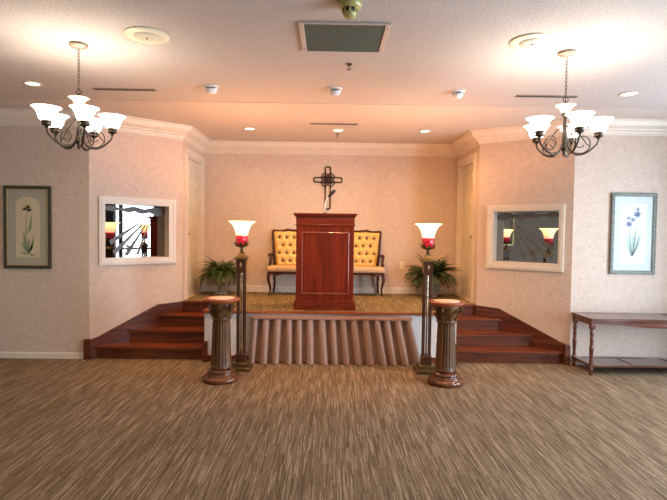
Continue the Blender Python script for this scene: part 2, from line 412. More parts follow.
m = MB(); e_ = .04
m.box(x0 + .03, x0 + .10, V0, V0 + e_, WZ0, WZ1); m.box(x0 + .03, x0 + .10, V1 - e_, V1, WZ0, WZ1); m.box(x0 + .03, x0 + .10, V0 + e_, V1 - e_, WZ0, WZ0 + e_); m.box(x0 + .03, x0 + .10, V0 + e_, V1 - e_, WZ1 - e_, WZ1)
m.box(x0 + .04, x0 + .09, (V0 + V1) / 2 - .03, (V0 + V1) / 2 + .03, WZ0 + e_, WZ1 - e_)
w2 = struct(m.build('added_window', M['bronze']))  # unseen second window, added to bring in more daylight
MB().box(x0 + .06, x0 + .066, V0 + e_, V1 - e_, WZ0 + e_, WZ1 - e_).build('window_pane', M['glass'], w2)
def curtain(label, y0, y1):
    n = 60; vs = []; fs = []
    for i in range(n + 1):
        y = y0 + (y1 - y0) * i / n - (y0 + y1) / 2
        for x in (-.075 + .025 * math.sin(i * .9), -.055 + .025 * math.sin(i * .9)):
            for z in (0.02, 2.60): vs.append((x, y, z))
    for i in range(n):
        a = i * 4; b = a + 4
        fs += [(a, a + 1, b + 1, b), (a + 2, b + 2, b + 3, a + 3), (a + 1, a + 3, b + 3, b + 1), (a, b, b + 2, a + 2)]
    fs += [(0, 2, 3, 1), (n * 4, n * 4 + 1, n * 4 + 3, n * 4 + 2)]
    o = MB().add(vs, fs, True).build('curtain', M['curtain'], None, (SIDE, (y0 + y1) / 2, 0))
    tag(o, label, 'curtain', 'dark curtains beside the daylight window')
curtain('dark curtain beside the daylight window, on the camera side, seen only in the left mirror', 3.20, 3.99)
curtain('dark curtain beside the daylight window, on the stage side, seen only in the left mirror', 5.05, 5.85)

# ---- swept mouldings
def sweep(path, prof, name, mat, z=0):
    """prof: (offset to the room side, z); room lies to the right of travel"""
    n = len(path); P = [Vector(p) for p in path]; off = []
    for i in range(n):
        def nrm(a, b): d = (b - a).normalized(); return Vector((d.y, -d.x))
        if i == 0: o = nrm(P[0], P[1])
        elif i == n - 1: o = nrm(P[-2], P[-1])
        else:
            n1, n2 = nrm(P[i - 1], P[i]), nrm(P[i], P[i + 1]); o = (n1 + n2) / (1 + n1.dot(n2))
        off.append(o)
    vs = []; fs = []; k = len(prof)
    for i in range(n):
        for (o, zz) in prof: q = P[i] + off[i] * o; vs.append((q.x, q.y, z + zz))
    for i in range(n - 1):
        for j in range(k):
            j2 = (j + 1) % k; fs.append((i * k + j, i * k + j2, (i + 1) * k + j2, (i + 1) * k + j))
    fs.append(tuple(range(k))); fs.append(tuple((n - 1) * k + j for j in range(k))[::-1])
    return struct(MB().add(vs, fs).build(name, mat))
crown = [(0, H), (.150, H), (.150, H - .014), (.135, H - .022), (.128, H - .045), (.112, H - .072), (.088, H - .092), (.062, H - .104), (.058, H - .116),
         (.045, H - .124), (.032, H - .135), (.028, H - .152), (.014, H - .160), (.012, H - .174), (0, H - .174)]
sweep([(-SIDE, REAR), (-SIDE, D0), (-WL, D0), (-W2, D3), (-W2, DB), (W2, DB), (W2, D3), (WR, D0), (SIDE, D0), (SIDE, REAR)], crown, 'trim_1', M['cream'])
bp = [(0, 0), (.016, 0), (.016, .062), (.008, .076), (0, .076)]
sweep([(-SIDE, REAR), (-SIDE, D0), (-3.0, D0)], bp, 'baseboard_left', M['cream'])
sweep([(WR + .001, D0), (SIDE, D0), (SIDE, REAR)], bp, 'baseboard_right', M['cream'])
bp2 = [(0, 0), (.016, 0), (.016, .085), (.008, .10), (0, .10)]
sweep([(-W2, DY1 + .095), (-W2, DB), (W2, DB), (W2, DY1 + .095)], bp2, 'baseboard_back', M['cream'], ST)

# ---- doors at the sides of the stage
def door(n, sg, label):
    # local: x along the wall (towards the back wall), y = out of the room
    d = thing('door_%d' % n, None, None, (sg * W2, DY0, ST), 0); d['kind'] = 'structure'
    W = DY1 - DY0; Z = DZ - ST
    def X(m):  # local x->world Y, local y->world X * sg
        m.v = [(sg * v[1], v[0], v[2]) for v in m.v]; return m
    cs = MB()
    for a, b in ((-.09, .0), (W, W + .09)):
        cs.box(a, b, -.018, 0, 0, Z); cs.box(a + .015, b - .015, -.026, -.018, 0, Z)
    cs.box(-.09, W + .09, -.018, 0, Z, Z + .09); cs.box(-.09 + .015, W + .09 - .015, -.026, -.018, Z + .015, Z + .075)
    X(cs).build('casing', M['cream'], d)
    j = MB(); j.box(0, .02, 0, .2, 0, Z); j.box(W - .02, W, 0, .2, 0, Z); j.box(.02, W - .02, 0, .2, Z - .02, Z)
    X(j).build('jamb', M['cream'], d)
    dy = .05
    p = MB(); w0, w1_, h1 = .023, W - .023, Z - .024
    st = .095; mid = (w0 + w1_) / 2
    rails = [(0.006, .2), (.86, .98), (1.62, 1.72), (h1 - .1, h1)]
    p.box(w0, w0 + st, dy, dy + .035, .006, h1); p.box(w1_ - st, w1_, dy, dy + .035, .006, h1)
    for a, b in rails: p.box(w0 + st, w1_ - st, dy, dy + .035, a, b)
    for q in range(3): p.box(mid - .045, mid + .045, dy, dy + .035, rails[q][1], rails[q + 1][0])
    for q in range(3):
        a, b = rails[q][1], rails[q + 1][0]
        for u0, u1 in ((w0 + st, mid - .045), (mid + .045, w1_ - st)):
            p.box(u0, u1, dy + .012, dy + .028, a, b)
            p.add([(u0 + .02, dy + .012, a + .02), (u1 - .02, dy + .012, a + .02), (u1 - .02, dy + .012, b - .02), (u0 + .02, dy + .012, b - .02),
                   (u0 + .045, dy + .004, a + .045), (u1 - .045, dy + .004, a + .045), (u1 - .045, dy + .004, b - .045), (u0 + .045, dy + .004, b - .045)],
                  [(4, 5, 6, 7), (0, 1, 5, 4), (1, 2, 6, 5), (2, 3, 7, 6), (3, 0, 4, 7)])
    leaf = X(p).build('door_panel', M['doorpaint'], d)
    k = MB(); k.lathe([(.028, 0), (.028, .006), (.010, .010), (.010, .03), (.024, .04), (.028, .052), (.02, .064), (0, .068)], 16)
    k.xform(Matrix.Translation((w0 + .06, dy, .93)) @ Matrix.Rotation(PI / 2, 4, 'X'))
    X(k).build('door_knob', M['knob'], leaf)
    X(MB().box(.02, W - .02, .10, .11, 0, Z - .02)).build('door_stop', M['cream'], d)
door(1, -1, ''); door(2, 1, '')

# ------------------------------------------------------------------ stage platform
pf = thing('stage_platform', 'raised carpeted stage platform with red wood edge between the two stairs', 'stage', (0, DP, 0))
oy = -DP
NO = .03
ym = D3 + .0
plan = [(PXL, DP), (PXR, DP), (PXR, D3 + .03), (W2 - .002, D3 + .03), (W2 - .002, DB - .002), (-W2 + .002, DB - .002), (-W2 + .002, D3 + .03), (PXL, D3 + .03)]
def sh(poly): return [(x, y + oy) for x, y in poly]
MB().prism(sh([(PXL + .002, DP + .012), (PXR - .002, DP + .012), (PXR - .002, D3 + .03), (W2 - .003, D3 + .03), (W2 - .003, DB - .003), (-W2 + .003, DB - .003), (-W2 + .003, D3 + .03), (PXL + .002, D3 + .03)]), 0.001, ST - .03).build('deck', M['panel'], pf)
MB().prism(sh([(PXL + .03, DP + .03), (PXR - .03, DP + .03), (PXR - .03, D3 + .06), (W2 - .003, D3 + .06), (W2 - .003, DB - .003), (-W2 + .003, DB - .003), (-W2 + .003, D3 + .06), (PXL + .03, D3 + .06)]), ST - .03, ST).build('stage_carpet', M['carpet2'], pf)
MB().box(PXL, PXR, 0, .012, .001, .075).build('base_board', M['stair_z'], pf)
nz = MB(); nz.bbox(PXL - .015, PXR + .015, -.025, .03, ST - .030, ST, .004)
nz.bbox(PXL - .015, PXL + .03, .03, D3 - .005 + oy, ST - .030, ST, .004); nz.bbox(PXR - .03, PXR + .015, .03, D3 - .005 + oy, ST - .030, ST, .004)
nz.build('edge_nosing', M['nosing'], pf)
for sg, px in ((-1, PXL), (1, PXR)):
    nn = MB(); a, b = sorted((px + sg * .0, sg * (W2 - .004)))
    nn.bbox(a, b, D3 - .005 + oy, D3 + .06 + oy, ST - .030, ST, .004); nn.build('stair_landing_nosing', M['stair_x'], pf)
    a, b = sorted((px - sg * .05, px + sg * .012))
    MB().bbox(a, b, -.045, -.001, .001, .252, .005).build('newel_block', M['stair_z'], pf)

RZL = math.atan2(dL[1], dL[0]); RZR = math.atan2(dR[1], dR[0])
def staircase(sg, label):
    W, px = (WL, PXL) if sg < 0 else (WR, PXR)
    ox = sg * (W + abs(px)) / 2
    t = thing('staircase', label, 'stairs', (ox, D0, 0), 0, None)
    sl = (W - W2) / (D3 - D0)
    def xw(y): return sg * (W - (y - D0) * sl - .034)      # face of the skirt board at depth y
    xi = px + sg * .003
    for k in range(4):
        yn = D0 + k * TR; yr = yn + .022; z0 = RISE * k; z1 = RISE * (k + 1)
        if k < 3:
            poly = [(xi, yn), (xw(yn), yn), (xw(yn + TR + .022), yn + TR + .022), (xi, yn + TR + .022)]
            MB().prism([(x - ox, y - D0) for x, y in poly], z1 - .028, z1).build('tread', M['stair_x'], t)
        top = z1 - .028 if k < 3 else z1 - .032
        a, b = sorted((xi, xw(yr + .015) if k < 3 else sg * (W2 - .004)))
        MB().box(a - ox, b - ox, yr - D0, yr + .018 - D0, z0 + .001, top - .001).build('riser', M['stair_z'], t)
    # skirt board on the angled wall + newel at the wall corner
    S = SL if sg < 0 else SR
    P = (lambda s, q=0: PL(s, q)) if sg < 0 else (lambda s, q=0: PR(SR - s, q))
    poly = [(.0, .001), (.0, .235), (.10, .265), (.845 if sg < 0 else .89, .605), (S - .002, .618), (S - .002, .001)]
    if sg > 0: poly = [(S - q, z) for q, z in poly]
    sk_ = MB().slab_xz(poly, -.030, -.001).build('skirt_board', M['stair_z'], t)
    O = PL(0) if sg < 0 else PR(0)
    sk_.location = (O[0] - ox, O[1] - D0, 0); sk_.rotation_euler = (0, 0, RZL if sg < 0 else RZR)
    a, b = (-W - .050, -W + .012) if sg < 0 else (W - .075, W - .010)
    MB().bbox(a - ox, b - ox, -.055, -.001, .001, .25, .005).build('newel_block', M['stair_z'], t)
staircase(-1, 'dark stained wooden stairs rising to the stage on the left side')
staircase(1, 'dark stained wooden stairs rising to the stage on the right, beside the long table')

# ------------------------------------------------------------------ pleated drape on the platform front
sk = thing('pleated_drape', 'dusty rose pleated cloth hung across the front of the stage platform', 'drape', (0, DP - .03, 0))
n = 330; rows = 7; vs = []; fs = []
zt, zb = .545, .008
xt0, xt1, xb0, xb1 = -.93, .985, -.97, 1.11
folds = 14.5
for j in range(rows + 1):
    v = j / rows; z = zt + (zb - zt) * v
    for i in range(n + 1):
        u = i / n
        x = (xt0 + (xb0 - xt0) * v) * (1 - u) + (xt1 + (xb1 - xt1) * v) * u
        ph = u * folds + .06 * math.sin(u * 23) ; fr = ph - math.floor(ph)
        if fr < .58: w = 1 - .30 * (2 * fr / .58 - 1) ** 2
        elif fr < .63: w = (0.70) * (1 - (fr - .58) / .05)
        elif fr < .95: w = 0.0
        else: w = (fr - .95) / .05 * .70
        amp = .070 + .030 * v
        x += .012 * v * math.sin(ph * 6.283) + (0.010 * v * math.sin(math.floor(ph) * 2.4))
        y = -(.005 + amp * w)
        vs.append((x, y, z))
for j in range(rows):
    for i in range(n): a = j * (n + 1) + i; fs.append((a, a + 1, a + n + 2, a + n + 1))
cl = MB().add(vs, fs, False).build('pleated_cloth', M['rose'], sk)
md = cl.modifiers.new('thick', 'SOLIDIFY'); md.thickness = .003; md.offset = -1
MB().bbox(xt0 - .012, xt1 + .012, -.080, .026, zt - .004, zt + .028, .006).build('header_band', M['rose2'], sk)

# ------------------------------------------------------------------ etched mirrors in the angled walls
def etched_mirror(loc, rz, mo, outer, flip, label):
    t = thing('etched_mirror', label, 'mirror', (loc[0], loc[1], 0), rz, 'etched mirrors beside the stage')
    a, b, z0, z1 = mo; oa, ob, oz0, oz1 = outer
    def ring(A, B, y0, y1, m):
        (a0, b0, c0, d0), (a1, b1, c1, d1) = A, B
        m.slab_xz([(a0, c0), (b0, c0), (b1, c1), (a1, c1)], y0, y1); m.slab_xz([(a0, d0), (b0, d0), (b1, d1), (a1, d1)], y0, y1)
        m.slab_xz([(a0, c0), (a1, c1), (a1, d1), (a0, d0)], y0, y1); m.slab_xz([(b0, c0), (b1, c1), (b1, d1), (b0, d0)], y0, y1)
    f = MB()
    O = (oa, ob, oz0, oz1)
    def ins(R, e): return (R[0] + e, R[1] - e, R[2] + e, R[3] - e)
    I = (a - .002, b + .002, z0 - .002, z1 + .002)
    ring(O, I, -.014, -.001, f); ring(ins(O, .006), (a + .0, b - .0, z0, z1), -.030, -.014, f); ring(ins(O, .03), ins(O, .045), -.036, -.030, f)
    f.build('frame', M['cream'], t)
    j = MB(); e = .004
    j.box(a + .0005, a + e, -.03, .15, z0 + .0005, z1 - .0005); j.box(b - e, b - .0005, -.03, .15, z0 + .0005, z1 - .0005)
    j.box(a + e, b - e, -.03, .15, z0 + .0005, z0 + e); j.box(a + e, b - e, -.03, .15, z1 - e, z1 - .0005)
    j.build('reveal', M['cream'], t)
    ya, yb = (.012, .012 + .112)
    if flip: ya, yb = yb, ya
    A, B = a + e, b - e; W, Hh = B - A, z1 - z0 - 2 * e; zz = z0 + e
    def G(u, v, d): return (A + W * u, ya + (yb - ya) * u - d, zz + Hh * v)
    g = MB(); vs = [G(u, v, d) for d in (.0, -.006) for u, v in ((0, 0), (1, 0), (1, 1), (0, 1))]
    g.add(vs, [(0, 1, 2, 3), (7, 6, 5, 4), (0, 4, 5, 1), (1, 5, 6, 2), (2, 6, 7, 3), (3, 7, 4, 0)])
    glass = g.build('mirror_glass', M['mirror'], t)
    et = MB()
    def shape(pts):
        if flip: pts = [(1 - u, v) for u, v in pts]
        n = len(pts); vs = [G(u, v, .0016) for u, v in pts] + [G(u, v, .0004) for u, v in pts]
        et.add(vs, [tuple(range(n)), tuple(range(n, 2 * n))[::-1]] + [(i, (i + 1) % n, n + (i + 1) % n, n + i) for i in range(n)])
    O_ = (.775, .83)
    def ray(a0, a1, r0, r1, r2):
        def q(r, an): return (O_[0] + r * math.cos(an) / 1.2, O_[1] + r * math.sin(an))
        shape([q(r0, a0), q(r1, a0), q(r2, a1), q(r0, a1)])
    R = math.radians
    ray(R(211), R(216), .02, .98, 1.0); ray(R(222), R(227), .02, 1.05, 1.08)
    ray(R(234), R(239), .02, .96, .94); ray(R(247), R(251), .02, .84, .84)
    # clouds: scalloped bands along the top
    sc = []
    N = 60
    for i in range(N + 1):
        u = i / N; sc.append((u, .885 - .035 * abs(math.sin(u * 13)) + .02 * math.sin(u * 5 + 1) - .03 * (u > .8)))
    for i in range(N): shape([sc[i], sc[i + 1], (sc[i + 1][0], .955 + .02 * math.sin(sc[i + 1][0] * 17)), (sc[i][0], .955 + .02 * math.sin(sc[i][0] * 17))])
    # a bird in flight near the bottom
    shape([(.30, .15), (.36, .168), (.44, .172), (.52, .165), (.58, .17), (.52, .150), (.44, .140), (.37, .135)])
    shape([(.38, .17), (.33, .22), (.27, .25), (.34, .25), (.41, .22), (.45, .172)])
    et.build('etching', M['etch'], glass)
RZL = math.atan2(dL[1], dL[0]); RZR = math.atan2(dR[1], dR[0])
etched_mirror((-WL, D0), RZL, MOL, (.102, 1.092, 1.147, 2.005), False, 'cream framed etched mirror left of the stage, reflecting a bright white window')
etched_mirror((W2, D3), RZR, MOR, (SR - 1.09, SR - .092, 1.136, 1.99), True, 'cream framed etched mirror right of the stage with a dark greenish reflection')

# ------------------------------------------------------------------ lectern
lx, ly = -.065, 6.285
lt = thing('lectern', 'tall red cherry wood lectern with a framed front panel at the stage centre', 'lectern', (lx, ly, ST))
D = .60
def cap(m, x, y0, y1, z0, z1): m.bbox(-x, x, y0, y1, z0, z1, .004)
m = MB(); cap(m, .386, -.012, D + .012, .0, .075); m.bbox(-.378, .378, -.004, D + .004, .075, .118, .006); m.build('plinth', M['cherry_x'], lt)
MB().box(-.358, .358, .012, D - .012, .118, 1.06).build('body', M['cherry'], lt)
m = MB(); m.box(-.362, .362, .008, D - .008, 1.06, 1.155); m.bbox(-.372, .372, -.002, D + .002, 1.048, 1.066, .004); m.build('frieze', M['cherry_x'], lt)
m = MB(); cap(m, .374, -.006, D + .006, 1.155, 1.168); cap(m, .384, -.018, D + .018, 1.168, 1.182); cap(m, .396, -.03, D + .03, 1.182, 1.204); m.build('top', M['cherry_x'], lt)
m = MB(); X0, X1, Z0, Z1 = -.292, .298, .20, .972; w = .016
m.bbox(X0, X0 + w, .0, .012, Z0, Z1, .004); m.bbox(X1 - w, X1, .0, .012, Z0, Z1, .004); m.bbox(X0 + w, X1 - w, .0, .012, Z0, Z0 + w, .004); m.bbox(X0 + w, X1 - w, .0, .012, Z1 - w, Z1, .004)
m.build('panel_moulding', M['bead'], lt)

# microphone
mc = thing('microphone', 'black microphone on a silver gooseneck rising from the lectern top', 'microphone', (-.075, 6.43, ST + 1.204))
MB().lathe([(.03, 0), (.03, .006), (.012, .012), (0, .014)], 16).build('base', M['black'], mc)
pts = [(0, 0, .008), (0, 0, .06), (.004, 0, .12), (.015, 0, .17), (.035, 0, .205), (.055, -.005, .225)]
MB().tube(pts, .007, 8).build('gooseneck', M['silver'], mc)
m = MB(); m.tube([(.045, -.003, .212), (.075, -.01, .245)], [.017, .02], 12); m.build('shock_mount', M['black'], mc)
m = MB(); m.tube([(.07, -.01, .24), (.088, -.014, .262), (.112, -.02, .282)], [.02, .024, .018], 12); m.ball((.114, -.02, .284), .019); m.build('mic_head', M['black'], mc)

# ------------------------------------------------------------------ wrought iron cross on the back wall
cr = thing('iron_cross', 'black wrought iron scrollwork cross hanging on the wall above the lectern', 'cross', (-.047, DB - .0125, 2.429))
def capsule(x0, x1, z0, z1, ends, seg=7):
    pts = []
    w = (x1 - x0) / 2 if abs(z1 - z0) > abs(x1 - x0) else (z1 - z0) / 2
    r = w * .55
    for cx, cz, a0 in ((x1 - r, z1 - r, 0), (x0 + r, z1 - r, 90), (x0 + r, z0 + r, 180), (x1 - r, z0 + r, 270)):
        for k in range(seg):
            a = math.radians(a0 + 90 * k / (seg - 1)); pts.append((cx + r * math.cos(a), 0, cz + r * math.sin(a)))
    return pts
m = MB(); m.tube(capsule(-.04, .04, -.462, .206, 0), .0105, 8, True); m.build('upright', M['iron'], cr)
m = MB(); m.tube(capsule(-.223, .223, -.036, .036, 0), .0105, 8, True); m.build('crossbar', M['iron'], cr)
m = MB()
for q in range(4):
    an = PI / 4 + q * PI / 2
    for sgn in (-1, 1):
        pts = []
        for k in range(22):
            tt = k / 21; rr = .034 * (1 - .72 * tt); aa = an + sgn * (PI * .1 + tt * PI * 2.1)
            cx = .078 * math.cos(an + sgn * .33); cz = .078 * math.sin(an + sgn * .33)
            pts.append((cx + rr * math.cos(aa), .0, cz + rr * math.sin(aa)))
        m.tube(pts, .0075, 6)
    pts = [(.118 * math.cos(an + d), 0, .118 * math.sin(an + d)) for d in [(-.5 + i / 12) for i in range(13)]]
    m.tube(pts, .0075, 6)
m.build('scrollwork', M['iron'], cr)
m = MB(); m.ball((0, -.006, 0), .04, 14, 8, (1, .4, 1))
for q in range(8):
    a = q * PI / 4; m.tube([(0, -.008, 0), (.05 * math.cos(a), -.008, .05 * math.sin(a))], [.012, .006], 6)
m.build('rosette', M['iron'], cr)

# ------------------------------------------------------------------ settee
se = thing('settee', 'gold button-tufted settee with dark carved frame behind the lectern', 'settee', (-.055, 7.74, ST))
HW = .865
m = MB()
# front cabriole legs (each its own part)
for sx in (-1, 1):
    pts = []; rs = []
    for k in range(13):
        tt = k / 12; z = .012 + .333 * (1 - tt)
        bow = .014 * math.sin(tt * PI * 2)
        pts.append((sx * (HW - .002 + bow), -.02 - bow, z)); rs.append(.030 - .018 * tt if tt < .85 else .015 + .05 * (tt - .85))
    MB().tube(pts, rs, 10).build('leg', M['mahog'], se)
    pts = [(sx * (HW - .04), .26, .36), (sx * (HW - .05), .30, .18), (sx * (HW - .03), .34, .014)]
    pts = [pts[0], ((pts[0][0] + pts[1][0]) / 2, .278, .27), pts[1], pts[2]]
    MB().tube(pts, [.025, .022, .018, .016], 8).build('leg', M['mahog'], se)
m = MB(); m.bbox(-HW - .02, HW + .02, -.045, .31, .325, .365, .01)
for sx in (-1, 1): m.tube([(sx * HW, -.04, .34), (sx * (HW - .1), -.045, .315), (sx * (HW - .2), -.045, .328)], [.02, .012, .008], 8)
m.build('seat_rail', M['mahog'], se)
m = MB(); m.bbox(-HW - .035, HW + .035, -.075, .275, .362, .445, .03); m.build('seat_cushion', M['gold2'], se)
# back frame: leaning stiles and top rail
YB0, YB1, ZB0, ZB1 = .275, .345, .40, .985
for sx in (-1, 1):
    m = MB(); m.tube([(sx * .80, YB0, ZB0), (sx * .835, YB0 + .02, .65), (sx * .85, YB1 - .01, .90), (sx * .858, YB1, ZB1)], [.024, .02, .019, .02], 8); m.build('back_stile', M['mahog'], se)
    m = MB()
    m.tube([(sx * .84, .30, .60), (sx * .875, .22, .615), (sx * .885, .12, .612), (sx * .88, .075, .60)], [.018, .02, .022, .02], 8)
    m.tube([(sx * .88, .09, .60), (sx * .872, .11, .52), (sx * .875, .09, .43)], [.018, .016, .02], 8)
    m.bbox(min(sx * .862, sx * .885), max(sx * .862, sx * .885), .11, .29, .43, .60, .008)
    m.build('arm', M['mahog'], se)
m = MB()
pts = []
for k in range(61):
    x = -.858 + 1.716 * k / 60; z = ZB1 + .006 * math.cos(x * 14) + (.022 * math.exp(-((abs(x) - .62) / .07) ** 2)) + .03 * math.exp(-(x / .12) ** 2)
    pts.append((x, YB1, z))
m.tube(pts, .017, 8)
for x in (-.62, .62, 0): m.ball((x, YB1 - .012, ZB1 + .02), .022, 10, 6, (1.8, .6, .8))
m.build('crest_rail', M['mahog'], se)
# tufted back panel: dimpled height field
btn = []
for r in range(4):
    z = .515 + r * .122
    for c in range(-8, 9):
        x = c * .115 + (.0575 if r % 2 else 0)
        if abs(x) < .77: btn.append((x, z))
nx, nz_ = 120, 36; vs = []; fs = []
for j in range(nz_ + 1):
    v = j / nz_; z = .43 + (ZB1 - .012 - .43) * v
    hw = .79 + .055 * v
    for i in range(nx + 1):
        x = -hw + 2 * hw * i / nx
        e = min(1, (hw - abs(x)) / .05) * min(1, v / .08 + .02) * min(1, (1 - v) / .08 + .02)
        dmin = min((x - bx) ** 2 + (z - bz) ** 2 for bx, bz in btn)
        d = .052 * math.sqrt(max(0, e)) * (1 - .75 * math.exp(-dmin / .0011))
        yb = YB0 + (YB1 - YB0) * (z - ZB0) / (ZB1 - ZB0)
        vs.append((x, yb - .005 - d, z))
nf = len(vs)
for j in range(nz_):
    for i in range(nx): a = j * (nx + 1) + i; fs.append((a, a + 1, a + nx + 2, a + nx + 1))
bk = MB().add(vs, fs, True)
bk.add([(-.79, YB0 + .01, .43), (.79, YB0 + .01, .43), (.845, YB1 + .008, ZB1 - .012), (-.845, YB1 + .008, ZB1 - .012), (-.79, YB0 - .005, .43), (.79, YB0 - .005, .43), (.845, YB1 - .01, ZB1 - .012), (-.845, YB1 - .01, ZB1 - .012)],
       [(0, 3, 2, 1), (0, 1, 5, 4), (1, 2, 6, 5), (2, 3, 7, 6), (3, 0, 4, 7)])
back = bk.build('tufted_back', M['gold'], se)
for bx, bz in btn:
    tf = MB(); yb = YB0 + (YB1 - YB0) * (bz - ZB0) / (ZB1 - ZB0) - .024
    tf.ball((bx, yb, bz), .0135, 8, 6, (1, .6, 1))
    for dx, dz in ((.026, .012), (-.026, .012), (.026, -.012), (-.026, -.012), (0, .03), (0, -.03)):
        tf.tube([(bx, yb - .004, bz), (bx + dx, yb - .018, bz + dz)], [.007, .002], 5)
    tf.build('tuft_button', M['button'], back)

# ------------------------------------------------------------------ ferns in urns
def urn_plant(kind, label, loc, seed, mat, cat='plant'):
    rnd = random.Random(seed)
    t = thing('potted_' + kind, label, cat, loc)
    MB().lathe([(.0, 0), (.10, 0), (.105, .012), (.095, .028), (.06, .045), (.035, .075), (.033, .095), (.05, .11), (.09, .15), (.115, .20), (.125, .25), (.140, .275), (.143, .285), (.13, .287), (.115, .27), (.0, .262)], 28, cap=False).build('urn', M['urn'], t)
    MB().lathe([(.116, .262), (.114, .272), (0, .276)], 20, cap=False).build('soil', M['soil'], t)
    f = MB()
    n = 120 if kind == 'fern' else 60
    for i in range(n):
        az = 2 * PI * i * .618 + rnd.uniform(-.2, .2)
        up = rnd.random()
        Lr = rnd.uniform(.27, .43) if kind == 'fern' else rnd.uniform(.30, .43)
        el = math.radians(30 + 58 * up); droop = rnd.uniform(2.0, 3.3) * (1 - .45 * up)
        if kind != 'fern': droop *= .75
        p = Vector((.03 * math.cos(az), .03 * math.sin(az), .27)); pts = [p.copy()]; N = 16
        e = el
        for k in range(N):
            st = Lr * 1.15 / N; p = p + Vector((math.cos(az) * math.cos(e), math.sin(az) * math.cos(e), math.sin(e))) * st
            if loc[1] + p.y > DB - .015: p.y = DB - .015 - loc[1]
            e -= droop / N
            pts.append(p.copy())
        f.tube([pts[k] for k in range(0, N + 1, 2)], [.0028 - .0002 * k for k in range(N // 2 + 1)], 4)
        sd = Vector((-math.sin(az), math.cos(az), 0))
        for k in range(2, N + 1):
            tt = k / N; c = pts[k]; tan = (pts[k] - pts[k - 1]).normalized()
            nrm = sd.cross(tan).normalized()
            for s in (-1, 1):
                if kind == 'fern':
                    ll = .052 * math.sin(PI * min(1, .18 + tt * .85)) + .006; ww = .010
                else:
                    if k % 2: continue
                    ll = .13 * math.sin(PI * min(1, .25 + tt * .72)) + .02; ww = .014
                dirv = (sd * s + tan * (.45 if kind == 'fern' else 1.0) - nrm * .25 * rnd.random() + Vector((0, 0, -.25))).normalized()
                wv = (tan - dirv * tan.dot(dirv)).normalized() * ww
                q0 = c; q1 = c + dirv * ll * .45 + wv; q2 = c + dirv * ll; q3 = c + dirv * ll * .45 - wv
                q2 = q2 + Vector((0, 0, -ll * .18))
                lim = DB - .01 - loc[1]
                for q in (q1, q2, q3):
                    if q.y > lim: q.y = lim
                f.add([q0, q1, q2, q3], [(0, 1, 2, 3)])
    f.build('foliage', mat, t)
urn_plant('fern', 'bushy green fern in a silvery footed urn, behind the left torchiere', (-1.67, 7.80, ST), 3, M['fern'])
urn_plant('palm', 'dark spiky-leaved plant in an urn behind the right torchiere', (1.57, 7.80, ST), 11, M['palm'])

# ------------------------------------------------------------------ column pedestals
def pedestal(label, loc, rz):
    t = thing('column_pedestal', label, 'pedestal', loc, rz, 'column pedestals before the stage')
    MB().lathe([(0, 0), (.185, 0), (.192, .012), (.192, .038), (.182, .054), (.162, .060), (.160, .070), (.152, .082), (.140, .088), (.146, .100), (.142, .116), (.125, .128), (.112, .134), (0, .134)], 40, cap=False).build('base', M['walnut_d'], t)
    pr = [(.112, .134), (.110, .15), (.110, .16)]
    MB().lathe(pr + [(.106, .16)], 40).build('shaft_ring', M['walnut_d'], t)
    n = 80; vs = []; fs = []; zs = [.16, .175, .19, .40, .60, .632, .645, .655]
    for z in zs:
        R0 = .108 - .016 * (z - .16) / .5
        am = 0 if z in (.16, .655) else (.5 if z in (.175, .645) else 1)
        for k in range(n):
            a = 2 * PI * k / n; q = abs(math.sin(a * 10)); r = R0 * (1 - am * .10 * q ** .8)
            vs.append((r * math.cos(a), r * math.sin(a), z))
    for i in range(len(zs) - 1):
        for k in range(n): k2 = (k + 1) % n; fs.append((i * n + k, i * n + k2, (i + 1) * n + k2, (i + 1) * n + k))
    MB().add(vs, fs, True).build('fluted_shaft', M['walnut'], t)
    cp = MB(); cp.lathe([(.094, .652), (.104, .66), (.104, .672), (.096, .68), (.100, .70), (.108, .74), (.120, .78), (.135, .81), (.14, .835), (0, .835)], 32, cap=False)
    # acanthus leaves in two rows and corner volutes
    for row, (z0, h, nn, r0) in enumerate(((.68, .075, 8, .100), (.715, .085, 8, .106))):
        for k in range(nn):
            a = 2 * PI * (k + .5 * row) / nn
            pts = []
            ca, sa = math.cos(a), math.sin(a)
            prf = [(0, 0, .02), (.008, .35, .030), (.012, .65, .028), (.026, .92, .018), (.036, .95, .010), (.036, .84, .004)]
            vs = []
            for (o, zz, w) in prf:
                r = r0 + o + .012 * zz
                for s in (-1, 0, 1):
                    rr = r + (.006 if s == 0 else 0)
                    vs.append((ca * rr - sa * w * s, sa * rr + ca * w * s, z0 + h * zz))
            fs = []
            for i in range(len(prf) - 1):
                for s in range(2): b = i * 3 + s; fs.append((b, b + 1, b + 4, b + 3))
            cp.add(vs, fs, True)
    for k in range(4):
        a = PI / 4 + k * PI / 2; ca, sa = math.cos(a), math.sin(a); pts = []; rs = []
        for q in range(20):
            tt = q / 19; an = PI * 1.2 - tt * PI * 3.0; rr = .034 * (1 - .75 * tt)
            pr_, z = .140 + rr * math.cos(an), .798 + rr * math.sin(an)
            pts.append((ca * pr_, sa * pr_, z)); rs.append(.011 - .004 * tt)
        cp.tube([(ca * .10, sa * .10, .75)] + pts, [.010] + rs, 8)
    cp.build('carved_capital', M['walnut'], t)
    MB().lathe([(0, .835), (.165, .835), (.178, .842), (.176, .850), (.190, .856), (.197, .866), (.194, .878), (.186, .882), (.140, .882), (.140, .880), (0, .880)], 48, cap=False).build('round_top', M['ped_top'], t)
    MB().lathe([(0, .8805), (.138, .8805), (.138, .884), (.134, .886), (0, .886)], 48, cap=False).build('top_inset', M['inset'], t)
    return t
pL = pedestal('short carved wooden column pedestal standing before the left torchiere', (-1.150, 5.385, 0), .1)
dup(pL, 'short carved wooden column pedestal standing before the right torchiere', (1.243, 5.365, 0), .28)

